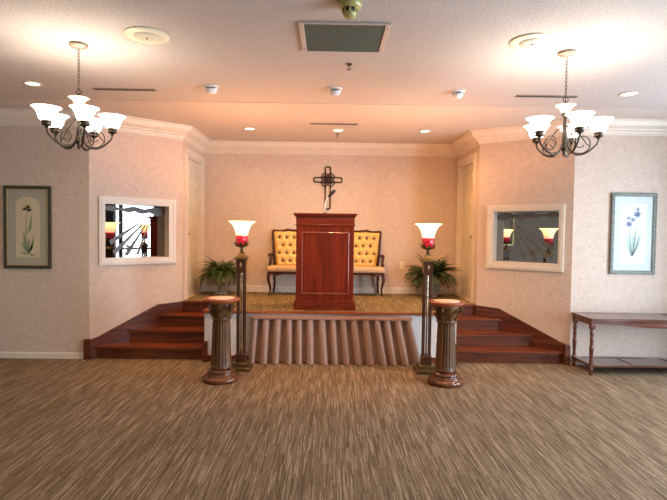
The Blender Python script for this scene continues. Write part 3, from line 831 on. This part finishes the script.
# ------------------------------------------------------------------ torchieres
def torchiere(label, loc):
    t = thing('torchiere', label, 'floor lamp', loc, 0, 'torchieres flanking the stage')
    MB().square_lathe([(.122, 0), (.122, .036), (.112, .044), (.092, .046), (.092, .084), (.084, .092), (.06, .094)]).build('stepped_base', M['brass'], t)
    MB().square_lathe([(.056, .094), (.056, .185), (.048, .195)]).build('base_block', M['postwood'], t)
    for sx in (-1, 1):
        for sy in (-1, 1):
            MB().bbox(sx * .036 - .011, sx * .036 + .011, sy * .036 - .011, sy * .036 + .011, .195, 1.13, .003).build('post', M['postwood'], t)
    MB().lathe([(.012, .195), (.011, .25), (.011, 1.10), (.012, 1.13)], 14).build('centre_rod', M['brass_b'], t)
    m = MB(); m.square_lathe([(.050, 1.13), (.053, 1.14), (.053, 1.262), (.060, 1.270)]); m.build('head_block', M['postwood'], t)
    m = MB(); m.slab_xz([(0, 1.175), (.016, 1.21), (0, 1.245), (-.016, 1.21)], -.058, -.052); m.lathe([(.006, 0), (.012, .008), (0, .012)], 10, 0, 0, 0)
    m.v = [v if abs(v[1]) > .05 else (v[0], -.058 - v[2], 1.21 + v[1]) for v in m.v]
    m.build('ornament', M['brass_b'], t)
    MB().square_lathe([(.060, 1.268), (.070, 1.274), (.070, 1.294), (.060, 1.304), (.044, 1.318), (.030, 1.336), (.022, 1.352), (.016, 1.364)]).build('cap', M['brass'], t)
    MB().lathe([(.018, 1.362), (.013, 1.372), (.022, 1.384), (.013, 1.394), (.014, 1.404), (.034, 1.412), (.056, 1.424), (.062, 1.436), (.05, 1.441), (0, 1.436)], 20).build('stem', M['brass'], t)
    m = MB()
    for k in range(8):
        a = 2 * PI * k / 8; ca, sa = math.cos(a), math.sin(a)
        prf = [(.036, 1.412, .014), (.060, 1.420, .021), (.076, 1.436, .019), (.083, 1.454, .012), (.098, 1.474, .002)]
        vs = []
        for r, z, w in prf:
            for s in (-1, 1): vs.append((ca * r - sa * w * s, sa * r + ca * w * s, z))
        m.add(vs, [(i * 2, i * 2 + 1, i * 2 + 3, i * 2 + 2) for i in range(4)], True)
        vs2 = [(x * .95, y * .95, z) for x, y, z in vs]; m.add(vs2, [(i * 2, i * 2 + 1, i * 2 + 3, i * 2 + 2) for i in range(4)], True)
    m.build('leaf_cup', M['brass'], t)
    MB().lathe([(.050, 1.436), (.064, 1.452), (.070, 1.50), (.069, 1.548), (.06, 1.549), (.052, 1.47)], 24, flute=.06, cap=False).build('ruby_glass', M['ruby'], t)
    MB().lathe([(.066, 1.544), (.069, 1.565), (.077, 1.60), (.092, 1.64), (.113, 1.675), (.142, 1.699), (.156, 1.704), (.144, 1.706), (.110, 1.682), (.088, 1.645), (.073, 1.60), (.065, 1.565), (.062, 1.544)], 40, cap=False).build('glass_shade', M['tshade'], t)
    return t
tL = torchiere('tall lit torchiere standing between the left pedestal and the drape', (-1.016, 5.83, 0))
tR = dup(tL, 'tall lit torchiere standing between the right pedestal and the drape', (1.118, 5.80, 0))

# ------------------------------------------------------------------ console table on the right
tb = thing('console_table', 'long dark mahogany table with lower shelf against the right wall', 'table', (2.970, 5.71, 0))
TL = 1.62; DT = .46
def turned(): return [(.0, 0), (.018, 0), (.026, .012), (.026, .03), (.017, .045), (.02, .055), (.024, .07)]
for ix, x in enumerate((.03, TL - .03)):
    for y in (.03, DT - .03):
        m = MB(); m.lathe([(0, 0), (.014, 0), (.022, .012), (.024, .028), (.015, .045), (.022, .062), (.022, .085)], 14, x, y)
        m.bbox(x - .024, x + .024, y - .024, y + .024, .085, .135, .003)
        m.lathe([(.022, .135), (.015, .15), (.023, .165), (.017, .18), (.021, .24), (.025, .30), (.023, .335), (.015, .35), (.024, .365), (.015, .38), (.022, .395), (.022, .42), (.016, .44), (.021, .47), (.024, .50), (.015, .515), (.024, .53)], 14, x, y)
        m.bbox(x - .025, x + .025, y - .025, y + .025, .53, .632, .003)
        m.build('leg', M['table'], tb)
m = MB()
# serpentine front apron
N = 24; pts = []
xs = [.055 + (TL - .11) * k / N for k in range(N + 1)]
for k in range(N):
    xa, xb = xs[k], xs[k + 1]
    za, zb2 = [.572 - .022 * math.cos((x - .055) / (TL - .11) * 2 * PI * 1) * -1 - .0 for x in (xa, xb)]
    m.slab_xz([(xa, za), (xb, zb2), (xb, .632), (xa, .632)], .012, .030)
    m.slab_xz([(xa, za), (xb, zb2), (xb, .632), (xa, .632)], DT - .03, DT - .012)
for x in (.012, TL - .030): m.box(x, x + .018, .055, DT - .055, .575, .632)
m.build('apron', M['table'], tb)
m = MB()
m.bbox(-.004, TL + .012, -.018, .045, .632, .657, .005); m.bbox(-.004, TL + .012, DT - .035, DT + .012, .632, .657, .005)
for a, b in ((-.004, .055), (TL / 3 - .02, TL / 3 + .02), (2 * TL / 3 - .02, 2 * TL / 3 + .02), (TL - .055, TL + .012)): m.bbox(a, b, .045, DT - .035, .632, .657, .004)
m.build('top_frame', M['table'], tb)
m = MB()
for a, b in ((.055, TL / 3 - .02), (TL / 3 + .02, 2 * TL / 3 - .02), (2 * TL / 3 + .02, TL - .055)): m.box(a, b, .045, DT - .035, .638, .654)
m.build('top_inset', M['table_d'], tb)
m = MB(); m.bbox(.054, TL - .054, .018, .05, .095, .118, .003); m.bbox(.054, TL - .054, DT - .05, DT - .018, .095, .118, .003)
for a, b in ((.018, .05), (TL / 3 - .012, TL / 3 + .012), (2 * TL / 3 - .012, 2 * TL / 3 + .012), (TL - .05, TL - .018)): m.bbox(a, b, .054, DT - .054, .095, .118, .003)
m.build('shelf_frame', M['table'], tb)
m = MB(); m.box(.05, TL - .05, .05, DT - .05, .10, .112); m.build('shelf_panel', M['table_d'], tb)

# ------------------------------------------------------------------ framed botanical prints
def blade(m, x0, z0, x1, z1, w, bend, y0, y1, n=10):
    """leaf shaped polygon from (x0,z0) to (x1,z1)"""
    L_, R_ = [], []
    dx, dz = x1 - x0, z1 - z0; ln = math.hypot(dx, dz); ux, uz = dx / ln, dz / ln
    for k in range(n + 1):
        t = k / n; b = bend * math.sin(PI * t); ww = w * math.sin(PI * min(.999, t * .92 + .06)) + .0004
        cx, cz = x0 + dx * t - uz * b, z0 + dz * t + ux * b
        L_.append((cx - uz * ww, cz + ux * ww)); R_.append((cx + uz * ww, cz - ux * ww))
    for k in range(n): m.slab_xz([L_[k], L_[k + 1], R_[k + 1], R_[k]], y0, y1)
def print_frame(label, loc, W, Hh, fmat, mmat, amat, arch, left):
    t = thing('framed_print', label, 'picture', loc)
    a = W / 2; fw = .04
    m = MB()
    def rect_ring(m, X, Z0, Z1, w, y0, y1, bb=.004):
        m.bbox(-X, -X + w, y0, y1, Z0, Z1, bb); m.bbox(X - w, X, y0, y1, Z0, Z1, bb); m.bbox(-X + w - .001, X - w + .001, y0, y1, Z0, Z0 + w, bb); m.bbox(-X + w - .001, X - w + .001, y0, y1, Z1 - w, Z1, bb)
    rect_ring(m, a, 0, Hh, fw, -.025, -.001, .006); rect_ring(m, a - .008, .008, Hh - .008, .012, -.031, -.024, .003); m.build('frame', fmat, t)
    m = MB(); rect_ring(m, a - fw + .001, fw - .001, Hh - fw + .001, .007, -.022, -.012, .002); m.build('inner_edge', M['gilt'] if left else M['frameR'], t)
    MB().box(-a + fw, a - fw, -.010, -.002, fw, Hh - fw).build('mat_board', mmat, t)
    ah = .5 * (W - 2 * fw) * .58; z0, z1 = fw + Hh * .09, Hh - fw - Hh * .09
    m = MB()
    if arch:
        poly = [(-ah, z0), (ah, z0), (ah, z1 - ah * .7)] + [(ah * math.cos(q), z1 - ah * .7 + ah * .7 * math.sin(q)) for q in [PI * k / 14 for k in range(1, 14)]] + [(-ah, z1 - ah * .7)]
    else:
        ah *= 1.12; poly = [(-ah, z0), (ah, z0), (ah, z1), (-ah, z1)]
    m.slab_xz(poly, -.0125, -.010); m.build('print', amat, t)
    Y0, Y1 = -.0145, -.0126
    lv = MB(); pt = MB(); py = MB()
    if left:
        bx, bz = .01, z0 + .06
        for x1, z1_, b, w in ((-.065, .33, .01, .014), (-.045, .46, .012, .013), (.055, .30, -.01, .013), (.075, .40, -.015, .014), (.02, .36, 0, .010), (-.09, .20, .01, .010), (.09, .17, -.01, .010)): blade(lv, bx, bz, x1, z1_, w, b, Y0, Y1)
        blade(lv, bx, bz + .02, -.01, .72, .004, .015, Y0, Y1); blade(lv, .01, .48, .05, .66, .010, -.01, Y0, Y1); blade(lv, .0, .44, .055, .55, .008, -.01, Y0, Y1)
        for x1, z1_ in ((-.07, .715), (-.045, .735), (.055, .72), (.045, .70), (.02, .69)): blade(pt, 0, .725, x1, z1_, .013, 0, Y0, Y1)
        for x1, z1_ in ((-.03, .775), (.03, .775), (.0, .79), (.05, .755)): blade(py, 0, .73, x1, z1_, .016, 0, Y0 - .0002, Y1 - .0002)
    else:
        bx, bz = -.005, z0 + .09
        for x1, z1_, b, w in ((-.085, .47, .012, .013), (-.05, .52, .01, .012), (.075, .50, -.012, .013), (.04, .55, -.006, .012), (.0, .50, 0, .012), (.10, .56, -.02, .008)): blade(lv, bx, bz, x1, z1_, w, b, Y0, Y1)
        blade(lv, bx, bz, .035, .70, .004, -.01, Y0, Y1); blade(lv, bx, bz, -.04, .62, .004, .01, Y0, Y1)
        for (cx, cz, s) in ((.045, .735, 1.15), (-.055, .615, 1.0), (-.005, .67, .7), (-.06, .69, .6), (.05, .80, .6)):
            for k in range(6):
                an = k * PI / 3 + .4; blade(pt, cx, cz, cx + .045 * s * math.cos(an), cz + .04 * s * math.sin(an), .014 * s, 0, Y0, Y1, 6)
            q_ = MB(); blade(q_, cx - .006, cz, cx + .01, cz + .012, .006, 0, Y0 - .0006, Y0, 4); q_.build('flower_centre', M['artL'], t)
    lv.build('painted_leaves', M['leafp'] if left else M['leafp2'], t); pt.build('painted_petals', M['petal'] if left else M['petal2'], t)
    if left: py.build('painted_crown', M['petaly'], t)
    return t
print_frame('dark olive framed print of an iris on parchment, hanging on the left wall', (-3.679, D0, 1.102), .575, 1.005, M['frameL'], M['matL'], M['artL'], True, True)
print_frame('grey green framed print of pale blue flowers hanging above the long table', (3.712, D0, 1.13), .565, .998, M['frameR'], M['matR'], M['artR'], False, False)
# picture on the left side wall, seen only in the right mirror
w = print_frame('gold toned framed picture on the side wall, seen reflected in the right mirror', (0, 0, 0), .62, .95, M['gilt'], M['matL'], M['artL'], False, False)
w.location = (-SIDE, 4.76, 1.30); w.rotation_euler = (0, 0, PI / 2)

# ------------------------------------------------------------------ outlets
def outlet(label, loc):
    t = thing('wall_outlet', label, 'outlet', loc, 0, 'outlets on the stage back wall')
    pl = MB().bbox(-.036, .036, -.007, -.001, -.058, .058, .002).build('cover_plate', M['outlet'], t)
    m = MB()
    for z in (-.022, .022): m.bbox(-.017, .017, -.0095, -.007, z - .014, z + .014, .001)
    m.build('socket', M['outlet'], t)
    for z in (-.022, .022):
        for x in (-.007, .007): MB().box(x - .0015, x + .0015, -.0098, -.0094, z - .005, z + .006).build('slot', M['black'], t)
    return t
oL = outlet('ivory wall outlet to the right of the settee', (1.159, DB, 1.087))
dup(oL, 'ivory wall outlet just behind the left arm of the settee', (-.965, DB, 1.10))

# ------------------------------------------------------------------ ceiling fixtures
def speaker(label, loc):
    t = thing('ceiling_speaker', label, 'speaker', loc, 0, 'round ceiling speakers')
    MB().lathe([(0, -.001), (.158, -.001), (.158, -.006), (.148, -.012), (.095, -.014), (.09, -.012), (0, -.012)], 40, cap=False).build('bezel', M['creamplastic'], t)
    MB().lathe([(.09, -.0125), (.088, -.018), (.05, -.022), (0, -.024)], 32, cap=False).build('grille', M['creamgrille'], t)
    MB().lathe([(.008, -.0235), (.006, -.03), (0, -.031)], 10, cap=False).build('screw', M['bronze'], t)
    return t
s1 = speaker('round cream ceiling speaker beside the left chandelier', (-1.352, 3.734, H))
dup(s1, 'round cream ceiling speaker beside the right chandelier', (1.437, 3.723, H))

g = thing('air_return_grille', 'large rectangular dark olive air return grille in a beige frame on the ceiling', 'vent', (.07, 3.715, H))
m = MB(); X, Y, wx, wy = .312, .270, .036, .016
m.bbox(-X, -X + wx, -Y, Y, -.014, -.001, .003); m.bbox(X - wx, X, -Y, Y, -.014, -.001, .003); m.bbox(-X + wx, X - wx, -Y, -Y + wy, -.014, -.001, .003); m.bbox(-X + wx, X - wx, Y - wy, Y, -.014, -.001, .003)
m.build('frame', M['grframe'], g)
MB().box(-X + wx, X - wx, -Y + wy, Y - wy, -.003, -.001).build('filter', M['fin'], g)
m = MB()
for k in range(26):
    y = -Y + wy + .012 + k * .0195
    m.add([(-X + wx, y, -.004), (X - wx, y, -.004), (X - wx, y + .008, -.013), (-X + wx, y + .008, -.013), (-X + wx, y + .002, -.0035), (X - wx, y + .002, -.0035), (X - wx, y + .010, -.0125), (-X + wx, y + .010, -.0125)],
          [(0, 1, 2, 3), (7, 6, 5, 4), (0, 4, 5, 1), (2, 6, 7, 3), (1, 5, 6, 2), (3, 7, 4, 0)])
m.build('louvres', M['fin'], g)
m = MB()
for x in (-X + .018, X - .018):
    for y in (-Y + .07, Y - .07): m.lathe([(.005, -.014), (.004, -.0165), (0, -.017)], 8, x, y, cap=False)
m.build('screws', M['bronze'], g)

sd = thing('smoke_detector', 'yellowed smoke detector hanging at the top centre of the ceiling', 'smoke detector', (.092, 3.16, H))
MB().lathe([(0, -.001), (.072, -.001), (.074, -.01), (.070, -.03), (.055, -.038), (0, -.038)], 28, cap=False).build('base', M['yellowed'], sd)
MB().lathe([(.040, -.038), (.040, -.065), (0, -.065)], 24, cap=False).build('sensor_gap', M['black'], sd)
m = MB(); m.lathe([(.042, -.064), (.041, -.075), (.030, -.092), (0, -.096)], 24, cap=False)
for k in range(8):
    a = k * PI / 4; m.tube([(.042 * math.cos(a), .042 * math.sin(a), -.038), (.042 * math.cos(a), .042 * math.sin(a), -.066)], .006, 6)
m.build('sensor_cage', M['yellowed'], sd)

def sprinkler(label, loc):
    t = thing('fire_sprinkler', label, 'sprinkler', loc, 0, 'ceiling fire sprinklers')
    MB().lathe([(.0, -.001), (.028, -.001), (.026, -.006), (.012, -.010), (0, -.01)], 20, cap=False).build('escutcheon', M['bronze'], t)
    m = MB(); m.lathe([(.007, -.009), (.007, -.02), (.0, -.02)], 10, cap=False)
    for s in (-1, 1): m.tube([(s * .006, 0, -.02), (s * .012, 0, -.032), (s * .002, 0, -.046)], .003, 6)
    m.build('frame', M['bronze'], t)
    MB().lathe([(0, -.046), (.017, -.047), (.017, -.049), (0, -.051)], 14, cap=False).build('deflector', M['bronze'], t)
    return t
sp = sprinkler('small dark fire sprinkler behind the air return grille', (.131, 4.292, H))
dup(sp, 'small fire sprinkler beside the centre recessed light over the stage', (.083, 7.30, H))

def eyeball(label, loc):
    t = thing('eyeball_spotlight', label, 'spotlight', loc, 0, 'white eyeball spotlights along the ceiling')
    MB().lathe([(0, -.001), (.072, -.001), (.070, -.008), (.06, -.012), (0, -.012)], 28, cap=False).build('trim_ring', M['white'], t)
    m = MB(); m.lathe([(.052, .005), (.057, -.015), (.050, -.034), (.038, -.047), (.033, -.048), (.030, -.042), (0, -.040)], 28, cap=False)
    m.xform(Matrix.Translation((0, .0, -.018)) @ Matrix.Rotation(.38, 4, 'X')); m.build('eyeball', M['white'], t)
    m = MB(); m.lathe([(.029, -.0425), (0, -.0445)], 20, cap=False); m.xform(Matrix.Translation((0, .0, -.018)) @ Matrix.Rotation(.38, 4, 'X')); m.build('lamp_face', M['lens'], t)
    return t
e1 = eyeball('white eyeball spotlight on the ceiling, leftmost of the row of three', (-1.185, 5.02, H))
dup(e1, 'white eyeball spotlight on the ceiling, middle one of the row of three', (.022, 5.02, H))
dup(e1, 'white eyeball spotlight on the ceiling, rightmost of the row of three', (1.232, 5.05, H))

def can(label, loc, g):
    t = thing('recessed_downlight', label, 'downlight', loc, 0, g)
    MB().lathe([(.062, -.001), (.085, -.001), (.084, -.007), (.066, -.010), (.062, -.006)], 32, cap=False).build('trim_ring', M['cream'], t)
    MB().lathe([(0, -.001), (.0635, -.001), (.0635, -.004), (0, -.0055)], 28, cap=False).build('lamp_lens', M['lens'], t)
    return t
c1 = can('lit recessed downlight over the stage, on the left side', (-1.126, 7.015, H), 'recessed downlights')
dup(c1, 'lit recessed downlight over the stage centre, in line with the cross', (.086, 7.03, H))
dup(c1, 'lit recessed downlight over the stage, on the right side', (1.275, 6.99, H))
dup(c1, 'lit recessed downlight in the ceiling left of the left chandelier', (-2.915, 5.01, H))
dup(c1, 'lit recessed downlight in the ceiling right of the right chandelier', (2.915, 5.03, H))

def slot(label, loc):
    t = thing('slot_diffuser', label, 'air vent', loc, 0, 'slot diffusers in the ceiling')
    m = MB(); m.box(-.30, .30, -.032, -.022, -.009, -.001); m.box(-.30, .30, .022, .032, -.009, -.001); m.box(-.31, -.30, -.032, .032, -.009, -.001); m.box(.30, .31, -.032, .032, -.009, -.001); m.build('frame', M['bronze_l'], t)
    MB().box(-.30, .30, -.022, .022, -.004, -.001).build('slot', M['darkslot'], t)
    m = MB()
    for y in (-.009, .007): m.box(-.30, .30, y, y + .002, -.008, -.004)
    m.build('vane', M['darkslot'], t); return t
sl1 = slot('narrow dark slot air vent in the ceiling behind the left chandelier', (-2.09, 5.165, H))
dup(sl1, 'narrow dark slot air vent over the stage centre', (.026, 6.625, H))
dup(sl1, 'narrow dark slot air vent in the ceiling behind the right chandelier', (2.16, 5.165, H))

# ------------------------------------------------------------------ chandeliers
def chandelier(label, loc, rot):
    t = thing('chandelier', label, 'chandelier', loc, 0, 'five-shade chandeliers')
    MB().lathe([(0, -.001), (.066, -.001), (.068, -.012), (.058, -.024), (.03, -.034), (.01, -.04), (0, -.042)], 28, cap=False).build('ceiling_canopy', M['bronze_l'], t)
    m = MB(); z = -.042; k = 0
    while z > -.338:
        pts = []
        for q in range(14):
            a = 2 * PI * q / 14; x = .0075 * math.cos(a); zz = .017 * math.sin(a)
            pts.append((x, 0, z - .014 + zz) if k % 2 == 0 else (0, x, z - .014 + zz))
        m.tube(pts, .0022, 6, True); z -= .0265; k += 1
    m.build('chain', M['bronze'], t)
    m = MB(); m.tube([(.02 * math.cos(2 * PI * q / 18), 0, -.362 + .02 * math.sin(2 * PI * q / 18)) for q in range(18)], .0035, 6, True)
    m.lathe([(.006, -.395), (.006, -.37)], 8); m.build('hanging_ring', M['bronze'], t)
    MB().lathe([(.024, -.470), (.034, -.450), (.046, -.428), (.070, -.410), (.076, -.406), (.069, -.409), (.042, -.430), (.028, -.452), (.012, -.468)], 32, cap=False).build('top_glass', M['shade_off'], t)
    MB().lathe([(.0, -.80), (.008, -.795), (.014, -.78), (.010, -.765), (.022, -.75), (.026, -.73), (.016, -.71), (.019, -.69), (.017, -.60), (.016, -.50), (.022, -.495), (.03, -.480), (.026, -.468), (.008, -.46), (.006, -.39)], 18).build('centre_column', M['bronze'], t)
    for i in range(5):
        az = math.radians(rot + 72 * i); ca, sa = math.cos(az), math.sin(az)
        def P(r, z): return (ca * r, sa * r, z)
        arm = MB()
        cv = [(.018, -.70), (.032, -.735), (.055, -.768), (.09, -.787), (.13, -.785), (.17, -.765), (.203, -.735), (.225, -.712), (.235, -.685), (.236, -.668)]
        arm.tube([P(r, z) for r, z in cv], [.0075] * len(cv), 8)
        # leafy scroll above the arm
        sc = []
        for q in range(22):
            tt = q / 21; rr = .062 * (1 - .70 * tt); an = -PI * .5 + tt * PI * 2.3
            sc.append(P(.118 + rr * math.cos(an) * 1.2, -.700 + rr * math.sin(an) * 1.25))
        arm.tube([P(.045, -.755), P(.075, -.772)] + sc, [.0042] * 24, 6)
        arm.tube([P(.02, -.56), P(.05, -.58), P(.09, -.615), P(.125, -.66), P(.15, -.70), P(.185, -.735)], [.003, .004, .005, .005, .004, .003], 6)
        ao = arm.build('arm', M['bronze'], t)
        bb = MB(); bb.lathe([(.0, -.652), (.010, -.650), (.014, -.640), (.030, -.634), (.036, -.628), (.030, -.622), (.032, -.612), (.037, -.606), (.034, -.598), (0, -.598)], 20, ca * .236, sa * .236, -.023, cap=False)
        bb.build('shade_cup', M['bronze'], ao)
        sh_ = MB(); sh_.lathe([(.030, -.600), (.044, -.595), (.055, -.578), (.061, -.555), (.069, -.532), (.082, -.515), (.096, -.505), (.100, -.503), (.094, -.506), (.078, -.517), (.065, -.534), (.057, -.556), (.051, -.576), (.041, -.590), (.0, -.593)], 32, ca * .236, sa * .236, -.023, cap=False)
        sh_.build('glass_shade', M['shade'], ao)
    return t
CH = [((-1.944, 3.937, H), -55), ((1.790, 3.931, H), -90)]
chandelier('bronze chandelier with five glowing bell shades, hanging on the left', *CH[0])
chandelier('bronze chandelier with five glowing bell shades, hanging on the right', *CH[1])

# ------------------------------------------------------------------ light
WARM = (1, .77, .48)
for loc, rot in CH:
    for i in range(5):
        az = math.radians(rot + 72 * i)
        lamp('POINT', 'chandelier_bulb_light', (loc[0] + .236 * math.cos(az), loc[1] + .236 * math.sin(az), H - .578), 2.4, (1, .88, .74), .03)
for x, y in ((-1.016, 5.83), (1.118, 5.80)):
    lamp('POINT', 'torchiere_bulb_light', (x, y, 1.655), 62, (1, .47, .22), .03)
for x, y in ((-1.126, 7.015), (.086, 7.03), (1.275, 6.99)):
    lamp('SPOT', 'stage_downlight_beam', (x, y, H - .02), 64, (1, .56, .21), .05, (0, .12, -1), 150, .9)
for x, y in ((-1.185, 5.02), (.022, 5.02), (1.232, 5.05)):
    lamp('SPOT', 'eyeball_beam', (x, y + .03, H - .10), 74, (1, .50, .22), .04, (0, .62, -1), 100, .9)
for x, y in ((-2.915, 5.01), (2.915, 5.03)):
    lamp('SPOT', 'downlight_beam', (x, y, H - .02), 28, WARM, .05, (0, 0, -1), 140, .9)
for x in (-2.9, 0, 2.9):
    for y in (.6, -1.8):
        lamp('AREA', 'rear_fill_light', (x, y, H - .02), 12, WARM, .5, (0, 0, -1))  # unseen fill lamps added behind the camera, no fixtures modelled
lamp('AREA', 'window_daylight', (SIDE + .35, (WY0 + WY1) / 2, (WZ0 + WZ1) / 2), 240, (.64, .81, 1.0), 1.3, (-1, .0, 0), sizey=2.4)
lamp('AREA', 'window_daylight', (SIDE + .35, (V0 + V1) / 2, (WZ0 + WZ1) / 2), 380, (.64, .81, 1.0), 2.1, (-1, .0, 0), sizey=2.4)  # lamp outside the added, unseen window

wd = bpy.data.worlds.new('daylight'); SC.world = wd; wd.use_nodes = True
bg = wd.node_tree.nodes['Background']; bg.inputs[0].default_value = (.75, .85, 1, 1); bg.inputs[1].default_value = 1.5

# ------------------------------------------------------------------ camera
f, yaw, pitch, roll, cx, ez = 507.895, .0087205, .0339601, .0137841, -.01475, 1.58965
F = Vector((math.sin(yaw) * math.cos(pitch), math.cos(yaw) * math.cos(pitch), -math.sin(pitch)))
R = Vector((math.cos(yaw), -math.sin(yaw), 0)); U = R.cross(F)
R2 = R * math.cos(roll) + U * math.sin(roll); U2 = -R * math.sin(roll) + U * math.cos(roll)
cd = bpy.data.cameras.new('camera'); cd.sensor_width = 36; cd.lens = f / 667 * 36; cd.clip_start = .05
co = bpy.data.objects.new('camera', cd); COL.objects.link(co)
mw = Matrix.Identity(4)
for i in range(3): mw[i][0] = R2[i]; mw[i][1] = U2[i]; mw[i][2] = -F[i]
mw[0][3], mw[1][3], mw[2][3] = cx, 0, ez
co.matrix_world = mw
SC.camera = co
SC.view_settings.view_transform = 'Standard'; SC.view_settings.look = 'None'
SC.view_settings.gamma = 1; SC.view_settings.use_curve_mapping = False
SC.view_settings.exposure = 0.3
